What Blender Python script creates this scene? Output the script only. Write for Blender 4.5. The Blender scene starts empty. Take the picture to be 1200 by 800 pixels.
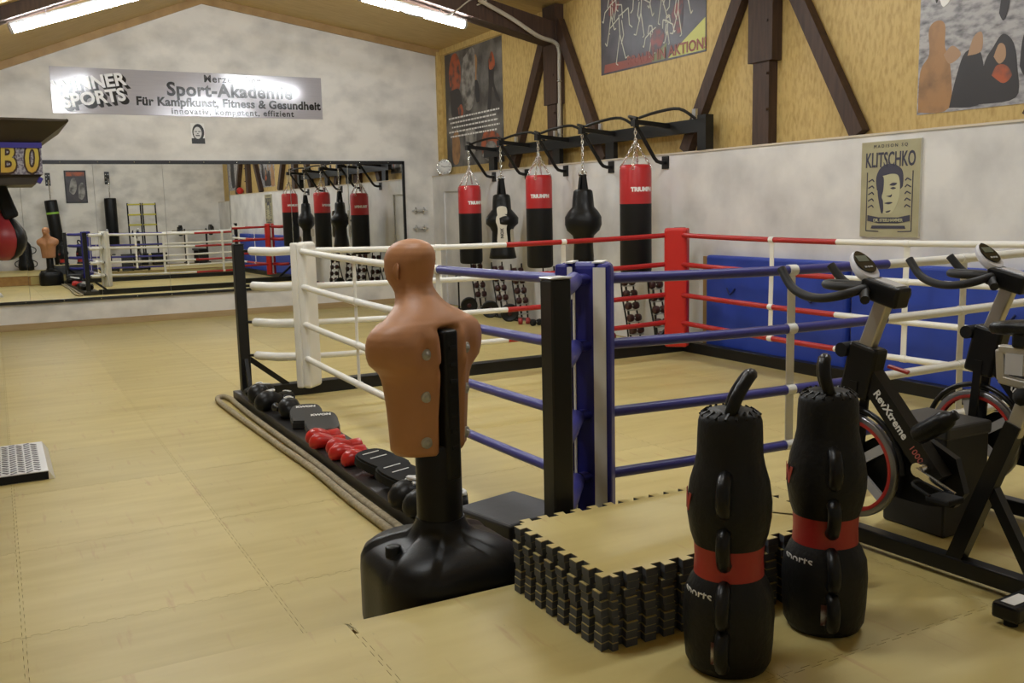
import bpy, bmesh, math, random
from mathutils import Vector, Matrix, Euler
R = math.radians
rnd = random.Random(7)
scene = bpy.context.scene
COL = scene.collection

# ------------------------------------------------------------------ camera
cam_d = bpy.data.cameras.new('camera'); cam = bpy.data.objects.new('camera', cam_d); COL.objects.link(cam)
F_PX, PITCH, YAW, ROLL = 1115.26, R(-8.04), R(28.27), R(-1.305)
cam_d.sensor_width = 36.0; cam_d.lens = F_PX / 1200 * 36.0; cam_d.clip_start = 0.05
fw = Vector((math.sin(YAW) * math.cos(PITCH), math.cos(YAW) * math.cos(PITCH), math.sin(PITCH)))
rt = Vector((math.cos(YAW), -math.sin(YAW), 0)); up = rt.cross(fw)
r2 = rt * math.cos(ROLL) + up * math.sin(ROLL); u2 = -rt * math.sin(ROLL) + up * math.cos(ROLL)
m = Matrix((r2, u2, -fw)).transposed().to_4x4(); m.translation = (0, 0, 1.6)
cam.matrix_world = m
scene.camera = cam

# ------------------------------------------------------------------ world and exposure
w = bpy.data.worlds.new('world'); scene.world = w; w.use_nodes = True
w.node_tree.nodes['Background'].inputs[0].default_value = (0.6, 0.65, 0.7, 1)
w.node_tree.nodes['Background'].inputs[1].default_value = 0.05
vs = scene.view_settings
vs.view_transform = 'Standard'; vs.look = 'None'; vs.gamma = 1.0; vs.use_curve_mapping = False; vs.exposure = 0.70
TUBE_POWER = 60.0
scene.cycles.max_bounces = 8; scene.cycles.diffuse_bounces = 5; scene.cycles.glossy_bounces = 5
scene.cycles.use_denoising = True; scene.cycles.sample_clamp_indirect = 8.0
scene.cycles.caustics_reflective = False; scene.cycles.caustics_refractive = False

# ------------------------------------------------------------------ material helpers
MATS = {}
def mat(name, col, rough=0.5, metal=0.0, col2=None, scale=6.0, stretch=(1, 1, 1), detail=4.0, lo=0.35, hi=0.7,
        bump=0.0, bscale=None, coat=0.0, rnd_amt=0.0, spec=None, emit=None):
    if name in MATS: return MATS[name]
    mt = bpy.data.materials.new(name); mt.use_nodes = True
    nt = mt.node_tree; b = nt.nodes['Principled BSDF']
    b.inputs['Base Color'].default_value = (*col, 1); b.inputs['Roughness'].default_value = rough
    b.inputs['Metallic'].default_value = metal; b.inputs['Coat Weight'].default_value = coat
    if spec is not None: b.inputs['Specular IOR Level'].default_value = spec
    if emit: b.inputs['Emission Color'].default_value = (*emit[0], 1); b.inputs['Emission Strength'].default_value = emit[1]
    tc = None
    def coords(st):
        nonlocal tc
        if tc is None: tc = nt.nodes.new('ShaderNodeTexCoord')
        mp = nt.nodes.new('ShaderNodeMapping'); mp.inputs['Scale'].default_value = st
        nt.links.new(tc.outputs['Object'], mp.inputs['Vector']); return mp
    src = None
    if col2 is not None:
        mp = coords(stretch); nz = nt.nodes.new('ShaderNodeTexNoise')
        nz.inputs['Scale'].default_value = scale; nz.inputs['Detail'].default_value = detail
        nt.links.new(mp.outputs[0], nz.inputs['Vector'])
        rp = nt.nodes.new('ShaderNodeValToRGB')
        rp.color_ramp.elements[0].position = lo; rp.color_ramp.elements[0].color = (*col, 1)
        rp.color_ramp.elements[1].position = hi; rp.color_ramp.elements[1].color = (*col2, 1)
        nt.links.new(nz.outputs['Fac'], rp.inputs['Fac']); src = rp.outputs[0]
    if rnd_amt:
        oi = nt.nodes.new('ShaderNodeObjectInfo'); mr = nt.nodes.new('ShaderNodeMapRange')
        mr.inputs['To Min'].default_value = 1 - rnd_amt; mr.inputs['To Max'].default_value = 1 + rnd_amt
        nt.links.new(oi.outputs['Random'], mr.inputs['Value'])
        mx = nt.nodes.new('ShaderNodeMix'); mx.data_type = 'RGBA'; mx.blend_type = 'MULTIPLY'; mx.inputs['Factor'].default_value = 1
        if src: nt.links.new(src, mx.inputs['A'])
        else: mx.inputs['A'].default_value = (*col, 1)
        nt.links.new(mr.outputs[0], mx.inputs['B']); src = mx.outputs['Result']
    if src: nt.links.new(src, b.inputs['Base Color'])
    if bump:
        mp = coords((1, 1, 1)); nz = nt.nodes.new('ShaderNodeTexNoise'); nz.inputs['Scale'].default_value = bscale or scale
        nz.inputs['Detail'].default_value = 3; nt.links.new(mp.outputs[0], nz.inputs['Vector'])
        bp = nt.nodes.new('ShaderNodeBump'); bp.inputs['Strength'].default_value = bump; bp.inputs['Distance'].default_value = 0.01
        nt.links.new(nz.outputs['Fac'], bp.inputs['Height']); nt.links.new(bp.outputs[0], b.inputs['Normal'])
    MATS[name] = mt
    return mt

# ------------------------------------------------------------------ mesh helpers
class MB:
    def __init__(s): s.v = []; s.f = []; s.m = []; s.s = []
    def add(s, vs_, fs, mi=0, smooth=False):
        o = len(s.v); s.v += [tuple(v) for v in vs_]
        for f in fs: s.f.append([i + o for i in f]); s.m.append(mi); s.s.append(smooth)
        return s
    def box(s, lo, hi, mi=0, bev=0.0, rot=None, seg=2):
        c = [(a + b) / 2 for a, b in zip(lo, hi)]; d = [abs(b - a) / 2 for a, b in zip(lo, hi)]
        return s.obox(c, d, rot, mi, bev, seg)
    def obox(s, c, half, rot=None, mi=0, bev=0.0, seg=2):
        c = Vector(c); M_ = (rot.to_matrix() if isinstance(rot, Euler) else rot) if rot is not None else Matrix.Identity(3)
        P = [Vector((x * half[0], y * half[1], z * half[2])) for x in (-1, 1) for y in (-1, 1) for z in (-1, 1)]
        Fs = [(0, 1, 3, 2), (4, 6, 7, 5), (0, 4, 5, 1), (2, 3, 7, 6), (0, 2, 6, 4), (1, 5, 7, 3)]
        if bev <= 0:
            return s.add([c + M_ @ p for p in P], Fs, mi)
        bm = bmesh.new(); V = [bm.verts.new(p) for p in P]
        for f in Fs: bm.faces.new([V[i] for i in f])
        bmesh.ops.bevel(bm, geom=bm.edges[:], offset=min(bev, min(half) * .95), segments=seg, affect='EDGES', profile=0.5)
        bm.verts.index_update()
        s.add([c + M_ @ v.co for v in bm.verts], [[v.index for v in f.verts] for f in bm.faces], mi, False)
        bm.free(); return s
    def bar(s, p0, p1, w_, h_, mi=0, upv=(0, 0, 1), bev=0.0):
        p0 = Vector(p0); p1 = Vector(p1); d = p1 - p0; L = d.length; d.normalize()
        x = d.cross(Vector(upv))
        if x.length < 1e-4: x = Vector((1, 0, 0))
        x.normalize(); z = x.cross(d)
        M_ = Matrix((x, d, z)).transposed()
        return s.obox((p0 + p1) / 2, (w_ / 2, L / 2, h_ / 2), M_, mi, bev)
    def cyl(s, p0, p1, r0, r1=None, n=16, mi=0, caps=True):
        return s.tube([p0, p1], [r0, r0 if r1 is None else r1], n, mi, caps=caps)
    def tube(s, path, r, n=10, mi=0, closed=False, caps=True):
        P = [Vector(p) for p in path]; N = len(P)
        rr = r if isinstance(r, (list, tuple)) else [r] * N
        rings = []; prev = None
        for i, p in enumerate(P):
            if closed: t = P[(i + 1) % N] - P[i - 1]
            else: t = P[min(i + 1, N - 1)] - P[max(i - 1, 0)]
            if t.length < 1e-9: t = Vector((0, 0, 1))
            t.normalize()
            if prev is None:
                a = t.orthogonal().normalized()
            else:
                a = prev - t * prev.dot(t)
                if a.length < 1e-6: a = t.orthogonal()
                a.normalize()
            prev = a; b = t.cross(a)
            rings.append([p + (a * math.cos(2 * math.pi * k / n) + b * math.sin(2 * math.pi * k / n)) * rr[i] for k in range(n)])
        return s.loft(rings, mi, closed_path=closed, caps=caps and not closed)
    def loft(s, rings, mi=0, caps=True, closed_path=False, smooth=True):
        n = len(rings[0]); N = len(rings); V = [p for r_ in rings for p in r_]; Fs = []
        for i in range(N if closed_path else N - 1):
            j = (i + 1) % N
            for k in range(n): Fs.append((i * n + k, i * n + (k + 1) % n, j * n + (k + 1) % n, j * n + k))
        s.add(V, Fs, mi, smooth)
        if caps:
            s.add(rings[0], [list(range(n))[::-1]], mi); s.add(rings[-1], [list(range(n))], mi)
        return s
    def lathe(s, prof, c=(0, 0, 0), n=28, mi=0, caps=True, sx=1, sy=1):
        rings = [[(c[0] + r_ * sx * math.cos(2 * math.pi * k / n), c[1] + r_ * sy * math.sin(2 * math.pi * k / n), c[2] + z) for k in range(n)] for r_, z in prof]
        return s.loft(rings, mi, caps)
    def ball(s, c, r, n=16, mi=0, rot=None):
        rx, ry, rz = r if isinstance(r, (tuple, list)) else (r, r, r)
        M_ = rot.to_matrix() if rot is not None else Matrix.Identity(3); c = Vector(c)
        rings = []
        for i in range(1, n // 2):
            a = math.pi * i / (n // 2)
            rings.append([c + M_ @ Vector((rx * math.sin(a) * math.cos(2 * math.pi * k / n), ry * math.sin(a) * math.sin(2 * math.pi * k / n), -rz * math.cos(a))) for k in range(n)])
        o = len(s.v)
        s.loft(rings, mi, caps=False)
        bpt = c + M_ @ Vector((0, 0, -rz)); tpt = c + M_ @ Vector((0, 0, rz))
        q = len(s.v); s.v += [tuple(bpt), tuple(tpt)]
        L = o + (len(rings) - 1) * n
        for k in range(n):
            s.f.append([q, o + (k + 1) % n, o + k]); s.m.append(mi); s.s.append(True)
            s.f.append([q + 1, L + k, L + (k + 1) % n]); s.m.append(mi); s.s.append(True)
        return s
    def prism(s, poly, z0, z1, mi=0, mi_side=None, fn=None):
        n = len(poly); g = fn or (lambda x, y, z: (x, y, z))
        ms = mi if mi_side is None else mi_side
        s.add([g(x, y, z1) for x, y in poly], [list(range(n))], mi)
        s.add([g(x, y, z0) for x, y in poly], [list(range(n))[::-1]], ms)
        V = [g(x, y, z0) for x, y in poly] + [g(x, y, z1) for x, y in poly]
        s.add(V, [(k, (k + 1) % n, n + (k + 1) % n, n + k) for k in range(n)], ms)
        return s
    def torus(s, c, R_, r_, axis=(0, 0, 1), n=20, k=8, mi=0, sx=1.0):
        ax = Vector(axis).normalized(); a = ax.orthogonal().normalized(); b = ax.cross(a); c = Vector(c)
        return s.tube([c + (a * math.cos(2 * math.pi * i / n) * sx + b * math.sin(2 * math.pi * i / n)) * R_ for i in range(n)], r_, k, mi, closed=True)
    def mesh(s, name, mats):
        me = bpy.data.meshes.new(name); me.from_pydata(s.v, [], s.f)
        for mt in (mats if isinstance(mats, (list, tuple)) else [mats]): me.materials.append(mt)
        me.polygons.foreach_set('material_index', s.m); me.polygons.foreach_set('use_smooth', s.s)
        me.update(); return me
    def build(s, name, mats, parent=None, loc=(0, 0, 0), rot=(0, 0, 0)):
        o = bpy.data.objects.new(name, s.mesh(name, mats)); COL.objects.link(o)
        o.location = loc; o.rotation_euler = rot
        if parent: o.parent = parent
        return o

def tag(o, label, cat, group=None):
    o['label'] = label; o['category'] = cat
    if group: o['group'] = group
    return o
def thing(name, loc, label, cat, group=None, rz=0.0):
    o = bpy.data.objects.new(name, None); COL.objects.link(o); o.empty_display_size = 0.1
    o.location = loc; o.rotation_euler = (0, 0, rz)
    return tag(o, label, cat, group)
def struct(o): o['kind'] = 'structure'; return o
def child(me, name, parent, loc=(0, 0, 0), rot=(0, 0, 0), sc=(1, 1, 1)):
    o = bpy.data.objects.new(name, me); COL.objects.link(o); o.parent = parent; o.location = loc; o.rotation_euler = rot; o.scale = sc
    return o
def copy_tree(o, parent=None):
    c = o.copy(); COL.objects.link(c); c.parent = parent
    for ch in list(o.children): copy_tree(ch, c)
    return c
def lettering(txt, size, mt, parent, loc, rot, name='lettering', ext=0.0008, spacing=1.0, bold=0.0, shear=0.0, sx=1.0, align='CENTER'):
    cu = bpy.data.curves.new('t', 'FONT'); cu.body = txt; cu.size = size; cu.extrude = ext; cu.align_x = align; cu.align_y = 'CENTER'
    cu.space_character = spacing; cu.offset = bold; cu.shear = shear; cu.resolution_u = 3
    t = bpy.data.objects.new('t', cu); COL.objects.link(t)
    dg = bpy.context.evaluated_depsgraph_get()
    me = bpy.data.meshes.new_from_object(t.evaluated_get(dg)); bpy.data.objects.remove(t); bpy.data.curves.remove(cu)
    me.materials.clear(); me.materials.append(mt)
    return child(me, name, parent, loc, rot, (sx, 1, 1))
FACE_S = (R(90), 0, 0)            # lettering that faces -Y
FACE_W = (R(90), 0, R(-90))       # lettering that faces -X
FACE_N = (R(90), 0, R(180))       # lettering that faces +Y
def arc(c, r_, a0, a1, n, plane='xz'):
    out = []
    for i in range(n + 1):
        a = a0 + (a1 - a0) * i / n; x, y = r_ * math.cos(a), r_ * math.sin(a)
        out.append((c[0] + x, c[1], c[2] + y) if plane == 'xz' else (c[0], c[1] + x, c[2] + y) if plane == 'yz' else (c[0] + x, c[1] + y, c[2]))
    return out
def smooth_path(pts, n=6):
    P = [Vector(p) for p in pts]; out = []
    for i in range(len(P) - 1):
        p0 = P[max(i - 1, 0)]; p1 = P[i]; p2 = P[i + 1]; p3 = P[min(i + 2, len(P) - 1)]
        for k in range(n):
            t = k / n
            out.append(0.5 * ((2 * p1) + (p2 - p0) * t + (2 * p0 - 5 * p1 + 4 * p2 - p3) * t * t + (3 * p1 - p0 - 3 * p2 + p3) * t ** 3))
    out.append(P[-1]); return out

# ------------------------------------------------------------------ materials
def floor_material():
    mt = bpy.data.materials.new('mat_foam_yellow'); mt.use_nodes = True; nt = mt.node_tree; b = nt.nodes['Principled BSDF']
    b.inputs['Roughness'].default_value = 0.48
    geo = nt.nodes.new('ShaderNodeNewGeometry'); oi = nt.nodes.new('ShaderNodeObjectInfo')
    def noise(st, sc, lo, hi):
        mp = nt.nodes.new('ShaderNodeMapping'); mp.inputs['Scale'].default_value = st
        nt.links.new(geo.outputs['Position'], mp.inputs['Vector'])
        nz = nt.nodes.new('ShaderNodeTexNoise'); nz.inputs['Scale'].default_value = sc; nz.inputs['Detail'].default_value = 5
        nt.links.new(mp.outputs[0], nz.inputs['Vector'])
        mr = nt.nodes.new('ShaderNodeMapRange'); mr.inputs['From Min'].default_value = lo; mr.inputs['From Max'].default_value = hi
        nt.links.new(nz.outputs['Fac'], mr.inputs['Value']); return mr.outputs[0]
    def mix(a, bcol, fac, amt):
        mm = nt.nodes.new('ShaderNodeMath'); mm.operation = 'MULTIPLY'; mm.inputs[1].default_value = amt
        nt.links.new(fac, mm.inputs[0])
        mx = nt.nodes.new('ShaderNodeMix'); mx.data_type = 'RGBA'
        nt.links.new(mm.outputs[0], mx.inputs['Factor'])
        if isinstance(a, tuple): mx.inputs['A'].default_value = (*a, 1)
        else: nt.links.new(a, mx.inputs['A'])
        mx.inputs['B'].default_value = (*bcol, 1); return mx.outputs['Result']
    c = mix((0.575, 0.475, 0.188), (0.485, 0.385, 0.14), noise((1.2, 7, 1), 1.3, .35, .7), .8)
    c = mix(c, (0.63, 0.54, 0.25), noise((1, 1, 1), .9, .45, .75), .6)
    c = mix(c, (0.42, 0.20, 0.11), noise((7, .8, 1), 3.2, .62, .74), .38)
    c = mix(c, (0.20, 0.15, 0.08), noise((9, 3, 1), 4.0, .70, .78), .5)
    mr = nt.nodes.new('ShaderNodeMapRange'); mr.inputs['To Min'].default_value = .93; mr.inputs['To Max'].default_value = 1.06
    nt.links.new(oi.outputs['Random'], mr.inputs['Value'])
    mx = nt.nodes.new('ShaderNodeMix'); mx.data_type = 'RGBA'; mx.blend_type = 'MULTIPLY'; mx.inputs['Factor'].default_value = 1
    nt.links.new(c, mx.inputs['A']); nt.links.new(mr.outputs[0], mx.inputs['B']); nt.links.new(mx.outputs['Result'], b.inputs['Base Color'])
    return mt
FOAM = floor_material()
FOAM_GREY = mat('foam_grey', (0.065, 0.072, 0.092), .75, col2=(0.09, 0.097, 0.12), scale=9)
SEAM = mat('mat_underside', (0.36, 0.275, 0.12), .8)
PLASTER = mat('plaster', (0.76, 0.735, 0.69), .7, col2=(0.45, 0.44, 0.42), scale=2.0, detail=9, lo=.40, hi=.80, stretch=(1, 1, 1.4), bump=.12, bscale=20)
PLASTER_COOL = mat('plaster_right', (0.76, 0.755, 0.75), .7, col2=(0.50, 0.50, 0.51), scale=1.9, detail=9, lo=.40, hi=.80, bump=.12, bscale=20)
OSB = mat('wood_panel', (0.56, 0.405, 0.15), .6, col2=(0.39, 0.26, 0.08), scale=14, stretch=(1, 2.2, .8), detail=10, lo=.42, hi=.74, bump=.1, bscale=60)
CEIL = mat('ceiling_panel', (0.54, 0.39, 0.16), .65, col2=(0.45, 0.31, 0.115), scale=7, stretch=(.6, 3, 1), detail=7)
LATH = mat('wood_lath', (0.40, 0.255, 0.105), .6, col2=(0.31, 0.185, 0.07), scale=6, stretch=(1, 6, 1))
BASEB = mat('wood_baseboard', (0.42, 0.31, 0.16), .5, col2=(0.36, 0.25, 0.12), scale=5, stretch=(.5, 4, 6))
TIMBER = mat('timber_dark', (0.062, 0.032, 0.020), .65, col2=(0.035, 0.018, 0.012), scale=5, stretch=(6, 6, .6), bump=.2, bscale=30)
PLYWOOD = mat('platform_front_wood', (0.42, 0.235, 0.075), .6, col2=(0.33, 0.17, 0.05), scale=9)
BLACK = mat('black_paint', (0.008, 0.008, 0.008), .42, spec=.4)
BLACKM = mat('black_matte', (0.008, 0.008, 0.008), .75, spec=.3)
TRAY = mat('black_steel_worn', (0.020, 0.018, 0.016), .38, col2=(0.035, 0.031, 0.028), scale=5)
LEATHER = mat('black_leather', (0.007, 0.007, 0.007), .36, spec=.26, bump=.15, bscale=70)
LEATHER2 = mat('black_canvas', (0.007, 0.007, 0.007), .5, spec=.26, bump=.25, bscale=50)
PLASTIC = mat('black_plastic', (0.007, 0.007, 0.007), .38, spec=.26, bump=.06, bscale=120)
SKIN = mat('rubber_skin', (0.45, 0.215, 0.10), .5, col2=(0.40, 0.185, 0.085), scale=5, bump=.05, bscale=90)
WHITE = mat('white_vinyl', (0.82, 0.815, 0.77), .4)
WPAD = mat('white_pad', (0.80, 0.79, 0.74), .45, col2=(0.73, 0.72, 0.67), scale=4)
BLUE = mat('blue_vinyl', (0.045, 0.045, 0.26), .4)
BPAD = mat('blue_pad', (0.022, 0.024, 0.20), .42, col2=(0.03, 0.032, 0.26), scale=6, bump=.15, bscale=14)
RED = mat('red_vinyl', (0.42, 0.016, 0.016), .38)
RPAD = mat('red_pad', (0.56, 0.018, 0.014), .4)
BMAT = mat('blue_gym_mat', (0.018, 0.055, 0.40), .5, col2=(0.026, 0.068, 0.47), scale=3, bump=.1, bscale=9)
CHROME = mat('chrome', (0.75, 0.75, 0.74), .16, 1.0)
STEEL = mat('steel', (0.5, 0.5, 0.5), .3, 1.0)
BAGRED = mat('bag_red', (0.45, 0.020, 0.022), .33, bump=.1, bscale=25)
BAGBLACK = mat('bag_black', (0.007, 0.007, 0.007), .45, spec=.26, bump=.1, bscale=30)
PRINTW = mat('print_white', (0.78, 0.78, 0.76), .5)
PRINTK = mat('print_black', (0.012, 0.012, 0.014), .45)
GREYP = mat('grey_plastic', (0.45, 0.45, 0.46), .35)
YELLOW = mat('yellow_webbing', (0.62, 0.56, 0.06), .5)
GLOVERED = mat('glove_red', (0.50, 0.018, 0.014), .3)
ROPE = mat('rope_beige', (0.42, 0.36, 0.24), .8, col2=(0.28, 0.235, 0.15), scale=40, bump=.5, bscale=60)
ALU = mat('checker_aluminium', (0.86, 0.86, 0.87), .34, 0.75)
MIRROR = mat('mirror_glass', (0.90, 0.92, 0.91), 0.0, 1.0)
GLOSSK = mat('sign_black', (0.010, 0.010, 0.011), .14)
SIGN = mat('brushed_aluminium', (0.44, 0.42, 0.445), .13, .12, col2=(0.40, 0.385, 0.41), scale=3, stretch=(1, 1, 40))

# ------------------------------------------------------------------ the room
YB, XW, XU, ZL, HP, YP, YC, XL = 15.3, 6.74, 6.95, 2.15, 0.25, 2.88, -1.3, -2.88
RIDGE = (3.05, 4.84)
def ceil_z(x): return RIDGE[1] - .395 * (RIDGE[0] - x) if x < RIDGE[0] else RIDGE[1] - .148 * (x - RIDGE[0])
ZCL, ZCR = ceil_z(XL), ceil_z(XU)

PITCHX, PITCHY = 0.95, 1.07
def mat_outline(wx, wy, nx, ny, d=0.013, gap=0.0012):
    """outline of an interlocking mat: dovetail teeth along all four sides"""
    def side(n, L):
        pts = []
        p = L / n
        for i in range(n):
            a = i * p
            pts += [(a, 0), (a + p * .30, 0), (a + p * .22, 1), (a + p * .78, 1), (a + p * .70, 0)]
        return pts
    out = []
    S = side(nx, wx)
    out += [(x, t * d) for x, t in S]
    S2 = side(ny, wy)
    out += [(wx - t * d, y) for y, t in S2]
    out += [(wx - x, wy + t * d) for x, t in S]
    out += [(-t * d, wy - y) for y, t in S2]
    k = 1 - gap / max(wx, wy)
    return [(wx / 2 + (x - wx / 2) * k, wy / 2 + (y - wy / 2) * k) for x, y in out]
def mat_mesh(name, wx, wy, nx, ny, t, mats, gap=0.0016):
    b = MB(); po = mat_outline(wx, wy, nx, ny, gap=gap)
    b.prism(po, -t, 0, 0, 1); return b.mesh(name, mats)

floor = struct(MB().box((XL, YC, -.12), (XW, YB, -.012)).build('floor', SEAM))
MM = mat_mesh('floor_mat', PITCHX, PITCHY, 14, 14, .011, [FOAM, SEAM])
MM2 = mat_mesh('floor_mat_cut', PITCHX, 0.64, 14, 8, .011, [FOAM, SEAM])
for i in range(10):
    for j in range(12):
        x0 = XL + .005 + i * PITCHX; y0 = YP + .01 + j * PITCHY
        child(MM if j < 11 else MM2, 'floor_mat', floor, (x0, y0, 0))
platform = struct(MB().box((XL, YC, .0), (XW, YP, HP - .012)).build('platform', [PLYWOOD]))
platform.name = 'floor_platform'
PM = mat_mesh('platform_mat', PITCHX, 1.0, 14, 14, .011, [FOAM, SEAM])
po = [(x, y if y < .9 or x < .012 or x > PITCHX - .012 else 1.0) for x, y in mat_outline(PITCHX, 1.0, 14, 14, gap=.0016)]
po = [p for i, p in enumerate(po) if not (p[1] == 1.0 and po[i - 1][1] == 1.0 and po[(i + 1) % len(po)][1] == 1.0)]
PMF = MB().prism(po, -.011, 0, 0, 1).mesh('platform_mat_front', [FOAM, SEAM])
for i in range(10):
    for j in range(4):
        child(PMF if j == 0 else PM, 'platform_mat', platform, (XL + .005 + i * PITCHX, YP - .98 - j * 1.0 + (0.0), HP))
# mats folded down over part of the platform front
for i in range(4, 10):
    MB().box((0, 0, 0), (PITCHX - .006, .008, .205)).build('front_mat', [FOAM], platform, (XL + .005 + i * PITCHX, YP + .001, .02))

wall_back = MB()
poly = [(XL, 0), (XU + .15, 0), (XU + .15, ZCR), RIDGE, (XL, ZCL)]
wall_back.prism(poly, YB, YB + .15, fn=lambda x, y, z: (x, z, y))
struct(wall_back.build('wall_back', PLASTER))
wf = MB(); wf.prism(poly, YC - .15, YC, fn=lambda x, y, z: (x, z, y)); struct(wf.build('wall_front', PLASTER))
struct(MB().box((XL - .15, YC - .15, -.12), (XL, YB + .15, ZCL)).build('wall_left', PLASTER))
wr = MB()   # right wall: masonry part with a shallow niche near the far corner
wr.box((XW, YC, -.12), (XU + .15, 13.55, ZL)); wr.box((XW, 14.85, -.12), (XU + .15, YB, ZL)); wr.box((XW, 13.55, 1.88), (XU + .15, 14.85, ZL))
wr.box((XW + .028, 13.55, -.12), (XU + .15, 14.85, 1.88))
struct(wr.build('wall_right', PLASTER_COOL))
struct(MB().box((XU, YC, ZL), (XU + .15, YB, ZCR)).build('wall_right_upper', OSB))
cl = MB()
cl.prism([(XL - .15, ceil_z(XL - .15)), RIDGE, (RIDGE[0], RIDGE[1] + .15), (XL - .15, ceil_z(XL - .15) + .15)], YC - .15, YB + .15, fn=lambda x, y, z: (x, z, y))
cl.prism([RIDGE, (XU + .15, ceil_z(XU + .15)), (XU + .15, ceil_z(XU + .15) + .15), (RIDGE[0], RIDGE[1] + .15)], YC - .15, YB + .15, fn=lambda x, y, z: (x, z, y))
struct(cl.build('ceiling', CEIL))
# trims
struct(MB().box((XL, YB - .018, 0), (XW, YB, .095), bev=.004).build('baseboard_back', BASEB))
tb = MB()
for a, b_ in (((XL, ZCL), RIDGE), (RIDGE, (XU, ZCR))):
    tb.prism([(a[0], a[1] - .11), (b_[0], b_[1] - .11), (b_[0], b_[1]), (a[0], a[1])], YB - .045, YB, fn=lambda x, y, z: (x, z, y))
struct(tb.build('trim_gable', LATH))
struct(MB().box((XU - .085, YB - .05, ZL), (XU, YB, ZCR - .03)).build('trim_corner', OSB))
struct(MB().box((XU - .03, 11.7, ceil_z(XU) - .10), (XU, YB - .05, ceil_z(XU))).build('trim_eaves', OSB))
struct(MB().box((XW - .012, YC, ZL - .012), (XU, YB, ZL + .006)).build('trim_ledge', mat('ledge_edge', (0.60, 0.54, 0.44), .5)))

# timber trusses against the right wall, each with rafters under the roof
def truss(y, name):
    t = bpy.data.objects.new(name, None); COL.objects.link(t); t.location = (XU, y, ZL); struct(t)
    X0 = -.11
    MB().box((X0, -.115, .0), (0, .115, .82)).build('post', TIMBER, t)
    MB().box((X0 - .02, -.17, .82), (0, .17, ZCR - ZL)).build('post', TIMBER, t)
    for s in (-1, 1):
        MB().bar((-.06, s * .14, 1.88), (-.06, s * 1.22, .02), .15, .10, upv=(1, 0, 0)).build('brace', TIMBER, t)
    for zz in (.35, .7, 1.2):
        MB().cyl((X0 - .0, -.10, zz), (X0 - .03, -.10, zz), .014, n=8).build('bolt', TIMBER, t)
    # rafters
    MB().bar((-.02, 0, 1.72), (RIDGE[0] - XU, 0, 4.72 - ZL), .28, .28, upv=(0, 0, 1)).build('rafter', TIMBER, t)
    MB().bar((RIDGE[0] - XU, 0, RIDGE[1] - .07 - ZL), (XL - XU + .05, 0, ceil_z(XL) - ZL - .05), .28, .13, upv=(0, 0, 1)).build('rafter', TIMBER, t)
    return t
for n_, y in enumerate((11.43, 7.37, 3.30)): truss(y, 'trim_%d' % (n_ + 1))

# ------------------------------------------------------------------ tube lamps
LAMP = mat('lamp_glow', (1, 1, 1), .5, emit=((0.93, 0.97, 1.0), TUBE_POWER))
def tube_lamp(p0, p1, label):
    p0 = Vector(p0); p1 = Vector(p1); c = (p0 + p1) / 2
    t = thing('tube_lamp', c, label, 'lamp', 'tube lamps under the rafters')
    a, b_ = p0 - c, p1 - c; u = (b_ - a).normalized()
    MB().bar(a + Vector((0, 0, .052)), b_ + Vector((0, 0, .052)), .07, .03).build('housing', GREYP, t)
    MB().cyl(a + u * .03, b_ - u * .03, .048, n=10).build('diffuser', LAMP, t)
    for e, s in ((a, 1), (b_, -1)):
        MB().cyl(e, e + u * s * .03, .052, n=10).build('end_cap', GREYP, t)
    for f in (.25, .75):
        q = a + (b_ - a) * f
        MB().cyl(q + Vector((0, 0, .06)), q + Vector((0, 0, .13)), .008, n=6).build('hanger', STEEL, t)
    return t
LL = ((.325, 3.535), (1.75, 4.03)); LR = ((4.15, 4.17), (5.575, 3.93))
def lamp_pair(y, l0, l1):
    tube_lamp((LL[0][0], y, LL[0][1]), (LL[1][0], y, LL[1][1]), l0)
    tube_lamp((LR[0][0], y, LR[0][1]), (LR[1][0], y, LR[1][1]), l1)
lamp_pair(11.43, 'glowing tube lamp under the sloping ceiling left of the ridge', 'glowing tube lamp beside loose cables above the far posters')
for y, nm in ((7.37, 'above the middle of the boxing ring'), (3.30, 'above the platform edge')):
    lamp_pair(y, 'glowing tube lamp on the left roof slope ' + nm, 'glowing tube lamp on the right roof slope ' + nm)

# cables: two loops at the lamp, and the conduit down the far post
CABLE = mat('cable_grey', (0.42, 0.39, 0.33), .5)
tag(MB().tube(smooth_path([(4.1, 11.30, 4.42), (4.5, 11.27, 4.06), (4.85, 11.27, 3.96), (5.25, 11.27, 4.0), (5.55, 11.27, 4.20), (5.7, 11.27, 4.26)], 6), .010, 6).build('hanging_cable', CABLE), 'thin cable sagging in a loop below the right tube lamp', 'cable')
tag(MB().tube(smooth_path([(4.3, 11.36, 4.30), (4.7, 11.345, 4.22), (5.2, 11.345, 4.14), (5.5, 11.345, 4.10), (5.8, 11.26, 4.22)], 6), .013, 6).build('power_cable', CABLE), 'cable running along the housing of the right tube lamp', 'cable')
cd = thing('conduit_pipe', (6.868, 11.30, 2.16), 'grey conduit following the rafter then down the dark far post', 'pipe')
MB().tube(smooth_path([(-1.2, -.08, 2.05), (-.75, -.09, 1.86), (-.35, -.09, 1.66), (-.08, -.06, 1.60), (0, -.04, 1.50), (0, -.03, 1.2), (0, -.03, .5), (0, -.03, .02)], 6), .028, 8).build('pipe', CABLE, cd)
for zz in (.4, 1.1):
    MB().torus((0, -.03, zz), .033, .008, n=12, k=6).build('clip', STEEL, cd)

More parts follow.
